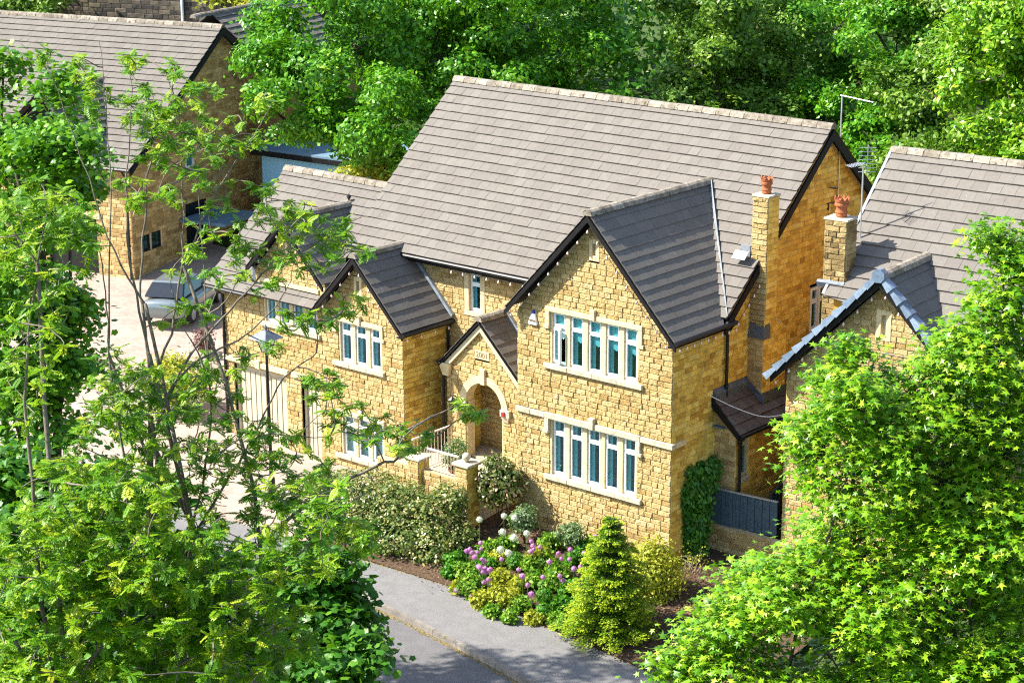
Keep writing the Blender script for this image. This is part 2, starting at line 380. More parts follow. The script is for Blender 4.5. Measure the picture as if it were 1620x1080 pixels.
# ------------------------------------------------------------------ roofs
_tm = {}
def tile_mesh(mat):
    if mat.name not in _tm:
        V = [(0, 0, .42), (1, 0, .42), (1, 1, 0), (0, 1, 0), (0, 0, 1), (1, 0, 1), (1, 1, .25), (0, 1, .25)]
        _tm[mat.name] = raw_mesh("roof_tile", V, [(4, 5, 6, 7), (0, 1, 5, 4), (1, 2, 6, 5), (3, 0, 4, 7)], mat)
    return _tm[mat.name]
class Roofs:
    def __init__(s, fr=ID): s.fr = fr; s.tiles = []; s.ridges = []
    def slope(s, parent, o, eu, ev, lo, hi, length, mat=TILE, gauge=.31, width=.33, thick=.062, keep=True, back=True):
        """o: eave corner, eu along the eave, ev up the slope (unit); lo(v), hi(v): extents along eu at height v up the slope"""
        o = np.asarray(o, float); eu = np.asarray(eu, float); ev = np.asarray(ev, float); en = np.cross(eu, ev)
        if en[2] < 0: en = -en
        mb = MB(s.fr)
        vsn = np.linspace(0, length, 9)
        for a, b in zip(vsn[:-1], vsn[1:]):
            mb.add([o+eu*lo(a)+ev*a-en*.02, o+eu*hi(a)+ev*a-en*.02, o+eu*hi(b)+ev*b-en*.02, o+eu*lo(b)+ev*b-en*.02], [(0, 1, 2, 3)])
        under = mb.build("roof", UNDER, parent)
        n = int(round(length/gauge)); g = length/n; fo = s.fr(o); fu, fv, fn = s.fr.d(eu), s.fr.d(ev), s.fr.d(en)
        for j in range(n):
            v0 = j*g; v1 = min(v0+g*1.06, length); L0, H0, L1, H1 = lo(v0), hi(v0), lo(v1), hi(v1)
            sh = (width/2 if j % 2 else 0); u = math.floor((min(L0, L1)-sh)/width)*width+sh
            while u < max(H0, H1):
                a0, b0 = max(u, L0), min(u+width, H0); a1, b1 = max(u, L1), min(u+width, H1)
                if b0-a0 > .02 or b1-a1 > .02:
                    if b0 < a0: a0 = b0 = (min(max(u, L0), H0))
                    if b1 < a1: a1 = b1 = (min(max(u, L1), H1))
                    full = abs(b0-a0-width) < 1e-6 and abs(b1-a1-width) < 1e-6
                    th = thick*random.uniform(.93, 1.08); dv = random.uniform(-.003, .003); gp = .0028
                    s.tiles.append((under, fo, fu, fv, fn, a0+gp, b0-gp, a1+gp, b1-gp, v0+dv, v1, th, full and keep, random.random(), mat))
                u += width
        return under
    def ridge(s, parent, a, b, w_=.16, hgt=.085, mat=RIDGE, length=.45, drop=.9, name="ridge_tile"):
        a = s.fr(np.asarray(a, float)); b = s.fr(np.asarray(b, float)); d = b-a; Lt = np.linalg.norm(d); d /= Lt
        sd = np.cross(d, (0, 0, 1)); sd /= np.linalg.norm(sd); up = np.cross(sd, d)
        n = max(1, round(Lt/length)); l = Lt/n
        pf = [(-1, -drop), (-.72, .25), (-.3, .8), (.3, .8), (.72, .25), (1, -drop)]
        key = ("ridge", mat.name, drop)
        if key not in _tm:
            V = [(x, y, p[0]*(1.06 if x else .97), p[1]) for x in (0, 1) for y in (0,) for p in pf]; V = [(v[0], v[2], v[3]) for v in V]
            _tm[key] = raw_mesh("ridge_tile", V, [(i, i+1, i+7, i+6) for i in range(5)]+[(5, 4, 3, 2, 1, 0), (6, 7, 8, 9, 10, 11)], mat)
        for i in range(n):
            o = a+d*(i*l+.004)+up*random.uniform(-.006, .006)
            inst(name, _tm[key], parent, mat4(d*(l-.008), sd*w_, up*hgt, o), random.random())
    def finish(s, house, n_obj=300):
        full = [i for i, t in enumerate(s.tiles) if t[12]]
        full.sort(key=lambda i: np.linalg.norm(s.tiles[i][1]+s.tiles[i][2]*s.tiles[i][5]+s.tiles[i][3]*s.tiles[i][9]-CAM))
        sel = set(full[:n_obj]); rest = {}
        for i, t in enumerate(s.tiles):
            if i in sel:
                un, o, fu, fv, fn, a0, b0, a1, b1, v0, v1, th, fl, tone, mat = t
                inst("roof_tile", tile_mesh(mat), un, mat4(fu*(b0-a0), fv*(v1-v0), fn*th, o+fu*a0+fv*v0), tone)
            else: rest.setdefault(t[14].name, []).append(i)
        for mn, ids in rest.items():
            V = []; T = []; F = []
            for q, i in enumerate(ids):
                un, o, fu, fv, fn, a0, b0, a1, b1, v0, v1, th, fl, tone, mat = s.tiles[i]
                p = [o+fu*a0+fv*v0, o+fu*b0+fv*v0, o+fu*b1+fv*v1, o+fu*a1+fv*v1]
                V += [p[0]+fn*th*.42, p[1]+fn*th*.42, p[2], p[3]]+[p[0]+fn*th, p[1]+fn*th*random.uniform(.92, 1.08), p[2]+fn*th*.25, p[3]+fn*th*.25]; T += [tone]*8
                n = q*8; F += [(n+4, n+5, n+6, n+7), (n, n+1, n+5, n+4), (n+1, n+2, n+6, n+5), (n+3, n, n+4, n+7)]
            obj("roof_tiles", raw_mesh("roof_tiles", np.array(V), np.array(F), MATS[mn], np.array(T)), house, "stuff")
def const(c): return lambda v: c

# ------------------------------------------------------------------ windows and trim
def window(parent, fr, axis, pos, sign, lights, z0, z1, trans=.30, lintel=None, sill=None, key=None, stops=None, jamb=.0, blind=False, curtain=True, openfirst=False, depth=.085, fmat=UPVC, trim=ASHLAR, sillmat=ASHGREY, lintmat=None):
    def bx(mb, u0, u1, d0, d1, za, zb):
        a, b = sorted((pos+sign*d0, pos+sign*d1))
        if axis == 'x': mb.box((u0, a, za), (u1, b, zb))
        else: mb.box((a, u0, za), (b, u1, zb))
    fm = MB(fr); panes = []
    for i, (u0, u1) in enumerate(lights):
        zt = z1-trans*(z1-z0) if trans else None; fw = .032
        for (a, b, c, d) in ((u0, u0+fw, z0, z1), (u1-fw, u1, z0, z1), (u0+fw, u1-fw, z0, z0+fw+.02), (u0+fw, u1-fw, z1-fw, z1)): bx(fm, a, b, -depth-.05, -depth+.02, c, d)
        secs = [(z0+fw+.02, zt-.025), (zt+.025, z1-fw)] if trans else [(z0+fw+.02, z1-fw)]
        if trans: bx(fm, u0+fw, u1-fw, -depth-.05, -depth+.025, zt-.025, zt+.025)
        ends = i in (0, len(lights)-1)
        for q, (za, zb) in enumerate(secs):
            sw = .034 if (ends or q == 1) else .016
            if openfirst and i == 0 and q == 0:
                continue
            for (a, b, c, d) in ((u0+fw, u0+fw+sw, za, zb), (u1-fw-sw, u1-fw, za, zb), (u0+fw+sw, u1-fw-sw, za, za+sw), (u0+fw+sw, u1-fw-sw, zb-sw, zb)): bx(fm, a, b, -depth-.03, -depth+.035, c, d)
            panes.append((u0+fw+sw, u1-fw-sw, za+sw, zb-sw))
    wo = fm.build("window", fmat, parent)
    for (a, b, c, d) in panes:
        m = MB(fr); bx(m, a-.005, b+.005, -depth-.012, -depth-.004, c-.005, d+.005); m.build("pane", GLASS, wo)
    U0, U1 = lights[0][0], lights[-1][1]
    if openfirst:
        u0, u1 = lights[0]; zt = z1-trans*(z1-z0); za, zb = z0+.05, zt-.02; L = u1-u0-.09; an = R(24)
        f2 = Frame(fr((u0+.045, pos+sign*(-depth+.03), 0)), fr.a-an)
        m = MB(f2); t = .055
        for (a, b, c, d) in ((0, t, za, zb), (L-t, L, za, zb), (t, L-t, za, za+t), (t, L-t, zb-t, zb)): m.box((a, -.03, c), (b, .03, d))
        cs = m.build("casement", fmat, wo)
        m = MB(f2); m.box((t, -.005, za+t), (L-t, .005, zb-t)); m.build("pane", GLASS, wo)
    for i in range(len(lights)-1):
        m = MB(fr); bx(m, lights[i][1], lights[i+1][0], -depth-.06, -.02, z0-.01, z1); m.build("mullion", trim, wo, bevel=.012)
    for ja, jb in ((U0-max(jamb, .06), U0), (U1, U1+max(jamb, .06))):
        m = MB(fr); bx(m, ja, jb, -.25, .004 if not jamb else .03, z0, z1); m.build("jamb", trim, wo, bevel=.008)
    if sill:
        a, b, za, zb, pr = sill; m = MB(fr); n = max(1, round((b-a)/.8))
        for k in range(n): bx(m, a+(b-a)*k/n+.003*(k > 0), a+(b-a)*(k+1)/n, -.25, pr, za, zb)
        m.build("sill", sillmat, wo, bevel=.012)
    if lintel:
        a, b, za, zb, pr = lintel; m = MB(fr); bx(m, a, b, -.25, pr, za, zb)
        if stops:
            sz, sw = stops
            bx(m, a, a+sw, 0, pr-.003, sz+.1, za); bx(m, b-sw, b, 0, pr-.003, sz+.1, za); bx(m, a-.05, a+sw-.002, 0, pr+.01, sz, sz+.1); bx(m, b-sw+.002, b+.05, 0, pr+.01, sz, sz+.1)
        m.build("lintel", lintmat or trim, wo, bevel=.012)
    if key:
        u, za, zb, kw, pr = key; m = MB(fr); bx(m, u-kw/2, u+kw/2, -.02, pr, za, zb); m.build("keystone", lintmat or trim, wo, bevel=.015)
    # room behind the glass
    m = MB(fr); bx(m, U0-.3, U1+.3, -1.3, -1.25, z0-.4, z1+.2); bx(m, U0-.3, U1+.3, -1.25, -.3, z1+.1, z1+.14); m.build("room_back", DARKROOM, wo)
    if curtain:
        m = MB(fr)
        for (u0, u1) in lights:
            bx(m, u0+.02, u0+.02+(u1-u0)*.30, -depth-.09, -depth-.07, z0, z1-.02)
        m.build("curtain", CURTAIN, wo)
    if blind:
        m = MB(fr)
        for (u0, u1) in lights:
            zt = z1-trans*(z1-z0); zb = zt-.34; zs = zt-.12; d0 = -depth-.05
            pts = [(u0, z1), (u1, z1), (u1, zs-.06), ((u0+u1)/2+.05, zb), (u0, zs-.1)]
            def q(u, z, d): return (u, pos+sign*d, z) if axis == 'x' else (pos+sign*d, u, z)
            m.add([q(u, z, d0) for u, z in pts]+[q(u, z, d0-.02) for u, z in pts], [(0, 1, 2, 3, 4), (9, 8, 7, 6, 5)]+[(i, (i+1) % 5, (i+1) % 5+5, i+5) for i in range(5)])
        m.build("blind", CURTAIN, wo)
    return wo
def slit(parent, fr, y, u, z0, z1, wd=.32):
    m = MB(fr); iw = wd*.30; zi0, zi1 = z0+.13, z1-.13
    m.box((u-wd/2, y-.03, z0), (u-iw/2, y+.1, z1)); m.box((u+iw/2, y-.03, z0), (u+wd/2, y+.1, z1)); m.box((u-iw/2, y-.03, z0), (u+iw/2, y+.1, zi0)); m.box((u-iw/2, y-.03, zi1), (u+iw/2, y+.1, z1))
    w_ = m.build("slit_window", ASHLAR, parent, bevel=.01)
    m = MB(fr); m.box((u-iw/2, y+.07, zi0), (u+iw/2, y+.09, zi1)); m.build("recess", ASHGREY, w_)
def gutter(parent, fr, a, b, r=.06):
    m = MB(fr); m.tube([a, b], r, 8); return m.build("gutter", BLACK, parent)
def downpipe(parent, fr, pts, r=.042):
    m = MB(fr); m.tube(pts, r, 8)
    for z in np.arange(pts[-1][2]+.3, pts[-2][2], 1.4):
        m.tube([(pts[-1][0], pts[-1][1], z), (pts[-1][0], pts[-1][1], z+.05)], r*1.35, 8)
    return m.build("downpipe", BLACK, parent, smooth=False)
def rakes(parent, fr, xr, half, zr, slope, y, depth=.2, thick=.05, tilt_mat=BLACKW, lower=.06, sides=(-1, 1)):
    for sg in sides:
        m = MB(fr); a = np.array([xr, y, zr-lower]); b = np.array([xr+sg*half, y, zr-slope*half-lower])
        nd = np.array([sg*slope, 0, 1.0]); nd /= np.linalg.norm(nd); dn = np.array([0, 0, -1.0])*depth*1.3
        y2 = np.array([0, thick, 0])
        m.hexa([a, a+y2, a+y2+dn, a+dn], [b, b+y2, b+y2+dn*.8, b+dn*.8])
        m.build("bargeboard", tilt_mat, parent)

# ------------------------------------------------------------------ terrain
def gz(x, y):
    if y < -3.5: z = -0.74
    elif y < .45: z = -0.74+(y+3.5)/3.95*.5
    elif y < 30: z = -.24+(y-.45)/29.55*2.2
    else: z = 1.96+(y-30)*.03
    if x < -19: z += min(1.0, (-19-x)/14.0)*.45*(1 if y > 3 else max(0, (y+4)/7))
    return z
xs = np.concatenate([np.linspace(-1200, -60, 12), np.linspace(-56, 50, 107), np.linspace(60, 1200, 12)])
ys = np.concatenate([np.linspace(-1200, -50, 12), np.linspace(-46, 60, 107), np.linspace(70, 1500, 14)])
V = np.array([(x, y, gz(x, y)-.05) for y in ys for x in xs]); nx = len(xs)
F = np.array([(j*nx+i, j*nx+i+1, (j+1)*nx+i+1, (j+1)*nx+i) for j in range(len(ys)-1) for i in range(nx-1)])
structure(obj("ground", raw_mesh("ground", V, F, GRASSM)))
def smooth_line(pts, n=8):
    pts = [np.array(p, float) for p in pts]; out = []
    for i in range(len(pts)-1):
        p0 = pts[max(i-1, 0)]; p1 = pts[i]; p2 = pts[i+1]; p3 = pts[min(i+2, len(pts)-1)]
        for k in range(n):
            t = k/n; out.append(.5*((2*p1)+(-p0+p2)*t+(2*p0-5*p1+4*p2-p3)*t*t+(-p0+3*p1-3*p2+p3)*t**3))
    out.append(pts[-1]); return out
INNER = smooth_line([(-30, -4.6), (-18, -4.3), (-10, -3.9), (-6.6, -3.67), (-4.06, -3.58), (-1.1, -3.88), (2.05, -4.28), (6, -5.1), (12, -7.0), (20, -10.5), (40, -21)])
KERB = smooth_line([(-30, -6.3), (-18, -6.0), (-9, -5.35), (-5.29, -5.37), (-2.49, -5.76), (.67, -6.37), (4.5, -7.3), (10.5, -9.3), (18.5, -13), (39, -24)])
def strip(name, A, B, zA, zB, mat):
    n = min(len(A), len(B)); V = []
    for a, b in zip(A[:n], B[:n]): V += [(a[0], a[1], zA), (b[0], b[1], zB)]
    return structure(obj(name, raw_mesh(name, V, [(2*i, 2*i+1, 2*i+3, 2*i+2) for i in range(n-1)], mat)))
def resample(L, n):
    L = np.array(L); s = np.concatenate([[0], np.cumsum(np.linalg.norm(np.diff(L, axis=0), axis=1))]); t = np.linspace(0, s[-1], n)
    return np.stack([np.interp(t, s, L[:, k]) for k in range(L.shape[1])], 1)
I2, K2 = resample(INNER, 120), resample(KERB, 120)
ROADZ, FOOTZ = -.735, -.60
pav = strip("pavement", I2, K2, FOOTZ, FOOTZ, ASPH)
far = K2+np.array([-.25, -1.0])*6.5
strip("road", K2, far, ROADZ, ROADZ, ROADM)
# kerb stones
kk = resample(KERB, 92)
kerb = strip("kerb", kk+np.array([.0, .05]), kk+np.array([-.03, -.14]), -.79, -.79, KERBM)
for i in range(len(kk)-1):
    a, b = kk[i], kk[i+1]; d = b-a; L = np.linalg.norm(d); nrm = np.array([d[1], -d[0]])/L
    if nrm[1] > 0: nrm = -nrm
    if not (-13 < a[0] < 9): continue
    a3, b3 = a+d*.006, b-d*.006
    lo = [(*(a3-nrm*.01), -.9), (*(b3-nrm*.01), -.9), (*(b3+nrm*.13), -.9), (*(a3+nrm*.13), -.9)]
    hz = FOOTZ+.012+random.uniform(-.004, .004)
    hi = [(*(a3-nrm*.01), hz), (*(b3-nrm*.01), hz), (*(b3+nrm*.115), hz-.008), (*(a3+nrm*.115), hz-.008)]
    o = MB().hexa(lo, hi).build("kerb_stone", KERBM, kerb); o["tone"] = random.random()
# moss and grit line in the gutter and along the edging
def litter(name, pts, wdt, n, size, mat, z, label, cat):
    pts = np.asarray(pts); s = rng.integers(0, len(pts)-1, n); t = rng.random(n)[:, None]
    p = pts[s]*(1-t)+pts[s+1]*t+rng.normal(0, wdt, (n, 2))
    V = []; Fc = []
    for i in range(n):
        sz = size*rng.uniform(.4, 1.4); a = rng.random()*6.28; c = np.array([p[i, 0], p[i, 1], (z(p[i, 0], p[i, 1]) if callable(z) else z)])
        q = [c+np.array([math.cos(a+k*2.1)*sz, math.sin(a+k*2.1)*sz, 0.004]) for k in range(3)]+[c+np.array([0, 0, sz*.5])]
        V += q; Fc += [(4*i, 4*i+1, 4*i+3), (4*i+1, 4*i+2, 4*i+3), (4*i+2, 4*i, 4*i+3)]
    o = obj(name, raw_mesh(name, np.array(V), np.array(Fc), mat, np.repeat(rng.random(n), 4)), None, "stuff"); o["label"] = label; o["category"] = cat
    return o
GRIT = toned("dry_moss_grit", [(0, (.12, .09, .03)), (.5, (.24, .18, .06)), (1, (.34, .26, .10))], .95, .1, 20, .3, 0)
litter("gutter_moss", [(k[0]-.06, k[1]-.17) for k in kk if -9 < k[0] < 4], .035, 2600, .02, GRIT, ROADZ, "dry brown moss and grit lining the road gutter beside the kerb", "moss")
litter("edging_moss", [(k[0], k[1]+.03) for k in I2 if -10 < k[0] < 3], .04, 2600, .022, GRIT, FOOTZ, "brown moss strip along the back edge of the pavement", "moss")
# planting bed
def bedz(x, y):
    yb = np.interp(x, [-30, -6.6, -4, -1.1, 2, 6], [-4.6, -3.67, -3.58, -3.88, -4.28, -5.1])
    t = max(0, min(1, (y-yb)/(0.2-yb))); return -.57+t*.52
V = []; nb = 26; mb_ = 15
for i in range(nb):
    x = -9.0+i*(14.0/(nb-1)); yb = float(np.interp(x, [-30, -6.6, -4, -1.1, 2, 6], [-4.6, -3.67, -3.58, -3.88, -4.28, -5.1]))
    for j in range(mb_):
        y = yb+(1.9-yb)*j/(mb_-1); V.append((x, y, bedz(x, y)+(noise.noise(Vector((x*2, y*2, 0)))*.05 if j else 0)))
F = np.array([(i*mb_+j, (i+1)*mb_+j, (i+1)*mb_+j+1, i*mb_+j+1) for i in range(nb-1) for j in range(mb_-1)])
structure(obj("planting_bed", raw_mesh("planting_bed", np.array(V), F, SOIL)))
BARKCHIP = toned("bark_chip", [(0, (.06, .035, .02)), (.5, (.15, .09, .05)), (1, (.33, .22, .12))], .95, .1, 20, .3, 0)
bp = [(x, y) for x, y in zip(rng.uniform(-7, 4, 400), rng.uniform(-3.9, .6, 400))]
litter("bark_mulch", bp, .25, 9000, .028, BARKCHIP, bedz, "brown bark mulch scattered over the planting bed", "mulch")
# driveway
V = []; gx = np.linspace(-44, -9.0, 40); gy = np.linspace(-3.95, 13, 26)
for y in gy:
    for x in gx: V.append((x, y, gz(x, y)+.012))
F = np.array([(j*40+i, j*40+i+1, (j+1)*40+i+1, (j+1)*40+i) for j in range(25) for i in range(39)])
structure(obj("driveway", raw_mesh("driveway", np.array(V), F, PAVER)))

# ================================================================== main house
H = thing("stone_house", (-6, 3, -.4), "large buff stone house with two front gables, arched porch and grey tiled roof", "house")
WA = Walls(); RO = Roofs()
SL = 1.056; XR = -2.46
def rg_right(z):
    if z <= 5.72: return (-4.97, 0.0)
    h = (8.44-z)/SL; return (max(-4.97, XR-h), min(0.0, XR+h))
def lights(u0, n, wd, pitch): return [(u0+i*pitch, u0+i*pitch+wd) for i in range(n)]
WA.wall(H, 'x', 0.0, -1, rg_right, -.6, 8.4, [(-3.88, -1.06, 4.39, 6.03), (-3.88, -1.06, 1.37, 3.05), (-2.62, -2.30, 7.43, 8.0)])
def rg_side(z):
    if z <= 5.8: return (0.0, 10.9)
    h = (10.04-z)/.894; return (6.6-h, 6.6+h)
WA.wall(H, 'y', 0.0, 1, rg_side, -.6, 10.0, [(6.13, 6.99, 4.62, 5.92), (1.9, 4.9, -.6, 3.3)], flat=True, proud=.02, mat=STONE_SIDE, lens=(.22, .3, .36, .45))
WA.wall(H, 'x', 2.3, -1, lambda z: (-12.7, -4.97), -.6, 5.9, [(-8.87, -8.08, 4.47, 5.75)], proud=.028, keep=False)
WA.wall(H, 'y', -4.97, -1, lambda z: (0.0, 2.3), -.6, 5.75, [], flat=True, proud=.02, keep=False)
# left wing
WA.wall(H, 'x', .45, -1, lambda z: (-16.97, -9.5), -.65, 4.3, [(-12.02, -10.31, 2.80, 4.26), (-12.02, -10.31, 0.0, 1.49), (-15.11, -12.87, 3.44, 4.4), (-16.52, -14.27, -.7, 2.08), (-13.62, -12.86, -.7, 2.08)], keep=False)
WA.wall(H, 'x', .45, -1, lambda z: (max(-12.75, -11.1-(6.0-z)/1.05), min(-9.5, -11.1+(6.0-z)/1.05)), 4.3, 6.0, [(-11.36, -11.04, 5.0, 5.55)], keep=False)
def rg_dorm(z):
    b = -12.5 if z < 5.15 else -13.95+(6.66-z)/1.05
    if z < 4.6: b = min(b, -11.1-(6.0-z)/1.05)
    return (-15.4 if z < 5.15 else -13.95-(6.66-z)/1.05, b)
WA.wall(H, 'x', .45, -1, rg_dorm, 4.3, 6.65, [(-15.11, -12.87, 4.2, 4.9), (-14.10, -13.80, 5.75, 6.3)], keep=False)
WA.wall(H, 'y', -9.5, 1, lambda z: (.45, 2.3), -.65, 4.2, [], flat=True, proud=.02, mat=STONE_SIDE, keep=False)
WA.wall(H, 'y', -17.0, -1, lambda z: (.45, 6.8) if z < 4.4 else (3.6-(7.3-z)/.857, 3.6+(7.3-z)/.857), -.65, 7.2, [], flat=True, proud=.02, keep=False)
# porch
AC, AR, AZ = -7.28, .67, 2.33
def arch(z):
    if z < .6: return None
    if z < AZ: return (AC-AR, AC+AR)
    q = AR*AR-(z-AZ)**2
    return (AC-math.sqrt(q), AC+math.sqrt(q)) if q > 0 else None
def rg_porch(z):
    if z < 3.25: return (-8.65, -4.97)
    h = 4.66-z; return (-7.35-h, min(-4.97, -7.35+h))
WA.wall(H, 'x', 1.3, -1, rg_porch, -.6, 4.65, [arch, (-7.59, -7.07, 3.66, 3.90)], keep=False)
WA.wall(H, 'y', -8.3, 1, lambda z: (1.45, 2.3), .6, 3.2, [], flat=True, proud=.02, keep=False, mat=STONE_SIDE)
# hidden sides, closed plainly
m = MB(); m.add([(-12.7, 2.3, -.6), (-12.7, 10.9, -.6), (-12.7, 10.9, 6.1), (-12.7, 6.6, 10.0), (-12.7, 2.3, 6.1)], [(0, 1, 2, 3, 4)])
m.add([(-12.7, 10.9, -.6), (0, 10.9, -.6), (0, 10.9, 6.1), (-12.7, 10.9, 6.1)], [(0, 1, 2, 3)])
m.add([(-17, 6.8, -.6), (-12.7, 6.8, -.6), (-12.7, 6.8, 4.5), (-17, 6.8, 4.5)], [(0, 1, 2, 3)])
m.build("wall", STONE_OLD, H)
# side bay and chimney stack
WA.wall(H, 'x', 1.85, -1, lambda z: (0.0, max(0.0, min(.64, (3.80-z)/.965))), -.6, 3.8, [], flat=True, proud=.02, mat=STONE_OLD, keep=False)
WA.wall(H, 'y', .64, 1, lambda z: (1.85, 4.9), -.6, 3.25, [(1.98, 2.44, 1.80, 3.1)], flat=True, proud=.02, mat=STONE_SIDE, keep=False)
window(H, ID, 'y', .64, 1, [(2.0, 2.42)], 1.85, 3.08, trans=.28, curtain=False, depth=.06, sill=(1.95, 2.47, 1.72, 1.84, .06), fmat=CREAMP)
CX0, CX1, CY0, CY1 = 0.0, .47, 3.30, 3.78
ch = MB().box((CX0+.005, CY0+.005, 3.0), (CX1-.005, CY1-.005, 8.86)).box((0.0, 3.26, -.5), (CX1-.005, 4.3, 5.3)).build("chimney", MORTAR, H)
WC = Walls()
WC.wall(H, 'x', CY0, -1, lambda z: (CX0, CX1), 5.4, 8.85, [], proud=.045, lens=(.3, .36, .47), keep=False)
WC.wall(H, 'y', CX1, 1, lambda z: (CY0, CY1), 5.7, 8.85, [], flat=True, proud=.02, lens=(.3, .36, .48), mat=STONE_SIDE, keep=False)
WC.wall(H, 'x', 3.25, -1, lambda z: (0.0, CX1), 3.5, 5.25, [], flat=True, proud=.02, lens=(.3, .36, .47), mat=STONE_OLD, keep=False)
WC.wall(H, 'y', CX1, 1, lambda z: (3.25, 4.3), 3.5, 5.35, [], flat=True, proud=.02, mat=STONE_SIDE, keep=False)
WC.wall(H, 'y', CX1, 1, lambda z: (3.25, 4.3-(z-5.35)*1.4), 5.35, 5.7, [], flat=True, proud=.02, mat=STONE_SIDE, keep=False)
WA.blocks += WC.blocks
m = MB().hexa([(-.05, 3.19, 5.22), (CX1+.05, 3.19, 5.22), (CX1+.05, 3.5, 5.22), (-.05, 3.5, 5.22)], [(-.03, 3.27, 5.60), (CX1+.02, 3.27, 5.60), (CX1+.02, 3.5, 5.60), (-.03, 3.5, 5.60)]); m.build("chimney_shoulder", LEADD, ch)
m = MB().box((CX0-.03, CY0-.03, 8.86), (CX1+.03, CY1+.03, 8.92)); m.build("chimney_cap", ASHGREY, ch, bevel=.01)
def pot(parent, fr, c, s=1.0, name="chimney_pot"):
    m = MB(fr); m.lathe([(.10*s, 0), (.125*s, .03*s), (.12*s, .08*s), (.135*s, .11*s), (.115*s, .16*s), (.12*s, .22*s), (.15*s, .25*s), (.15*s, .29*s), (.135*s, .31*s), (.15*s, .34*s), (.155*s, .37*s)], c, 18)
    c = np.asarray(c, float)
    for k in range(9):
        a0 = 2*math.pi*k/9; a1 = 2*math.pi*(k+1)/9; am = (a0+a1)/2; r0 = .155*s; z0 = .365*s; z1 = .45*s
        q = lambda a, r_, z: c+np.array([math.cos(a)*r_, math.sin(a)*r_, z])
        m.add([q(a0, r0, z0), q(a1, r0, z0), q(am, r0*1.1, z1), q(a0, r0*.85, z0), q(a1, r0*.85, z0), q(am, r0*.98, z1)], [(0, 1, 2), (5, 4, 3), (0, 2, 5, 3), (1, 4, 5, 2)])
    return m.build(name, TERRA, parent, smooth=False)
pot(ch, ID, (.235, 3.54, 8.92), 1.0)
m = MB(); m.bar((-.38, 3.05, 7.36), (.02, 3.05, 7.36), (0, .10, .09), (0, -.006, .008)); m.bar((-.30, 3.27, 7.44), (-.02, 3.27, 7.44), (0, .02, 0), (0, 0, .14)); m.build("chimney_flashing", LEAD, ch)

# windows of the right gable
L5 = lights(-3.82, 5, .42, .575)
window(H, ID, 'x', 0, -1, L5, 4.53, 5.90, .28, (-4.02, -.92, 5.90, 6.03, .06), (-4.05, -.88, 4.39, 4.525, .10), (-2.46, 5.905, 6.19, .17, .10), (5.44, .14), blind=True, openfirst=True)
window(H, ID, 'x', 0, -1, L5, 1.51, 3.03, .25, (-4.02, -.92, 3.035, 3.19, .09), (-4.05, -.88, 1.37, 1.505, .10), (-2.46, 3.03, 3.34, .17, .13), (2.63, .14), lintmat=ASHGREY)
for a, b in ((-5.0, -4.5), (-4.5, -4.02), (-.92, -.45), (-.45, .085)): MB().box((a+.002, -.085, 3.03), (b-.002, .05, 3.17)).build("string_course", ASHGREY, H, bevel=.012)
MB().box((-.02, .06, 3.032), (.08, .52, 3.168)).build("string_course", ASHLAR, H, bevel=.012)
slit(H, ID, 0, -2.46, 7.43, 8.0)
# main wall window
window(H, ID, 'x', 2.3, -1, [(-8.68, -8.26)], 4.6, 5.68, .28, None, (-8.87, -8.08, 4.46, 4.598, .035), jamb=.17, curtain=True)
# left wing windows
L3 = lights(-11.96, 3, .43, .58)
window(H, ID, 'x', .45, -1, L3, 2.94, 4.13, .28, (-12.21, -10.24, 4.13, 4.26, .06), (-12.24, -10.2, 2.80, 2.935, .10), (-11.17, 4.13, 4.42, .16, .10), (3.78, .14))
lw = window(H, ID, 'x', .45, -1, L3, .15, 1.35, .24, (-12.21, -10.24, 1.352, 1.48, .09), (-12.24, -10.2, 0.02, .145, .10), (-11.17, 1.36, 1.62, .16, .12), None, curtain=False, lintmat=ASHGREY)
for (a, b) in L3:
    m = MB()
    for z in np.arange(.2, 1.3, .05): m.box((a+.03, .45+.22, z), (b-.03, .45+.25, z+.035))
    m.build("slatted_blind", CURTAIN, lw, kind="stuff")
L4 = lights(-15.05, 4, .43, .57)
window(H, ID, 'x', .45, -1, L4, 3.58, 4.77, .28, (-15.22, -12.75, 4.77, 4.9, .06), (-15.25, -12.72, 3.44, 3.575, .10), None, None)
slit(H, ID, .45, -11.2, 5.0, 5.54); slit(H, ID, .45, -13.95, 5.75, 6.3)
# side window
window(H, ID, 'y', 0, 1, lights(6.18, 2, .36, .40), 4.72, 5.88, .32, None, (6.1, 7.02, 4.62, 4.715, .06), curtain=True, depth=.02)
# garage and utility doors
def boarded(u0, u1, z0, z1, y, n, name):
    m = MB().box((u0, y+.04, z0), (u1, y+.09, z1)).box((u0, y-.03, z0), (u0+.07, y+.04, z1)).box((u1-.07, y-.03, z0), (u1, y+.04, z1)).box((u0+.07, y-.03, z1-.09), (u1-.07, y+.04, z1))
    d = m.build(name, CREAMP, H); wd = (u1-u0-.18)/n
    for k in range(n):
        a = u0+.09+k*wd; MB().box((a+.014, y+.018, z0+.03), (a+wd-.014, y+.038, z1-.22+.06*math.sin(k*3.1))).build("door_board", CREAMP, d, bevel=.01)
    return d
boarded(-16.50, -14.29, -.3, 2.06, .55, 9, "garage_door"); boarded(-13.60, -12.88, -.3, 2.06, .55, 3, "utility_door")
m = MB().box((-16.95, .36, 2.08), (-14.13, .6, 2.24)).box((-13.98, .36, 2.08), (-12.72, .6, 2.24)).box((-15.50, .33, 2.06), (-15.30, .5, 2.32)); m.build("door_lintel", ASHLAR, H, bevel=.012)
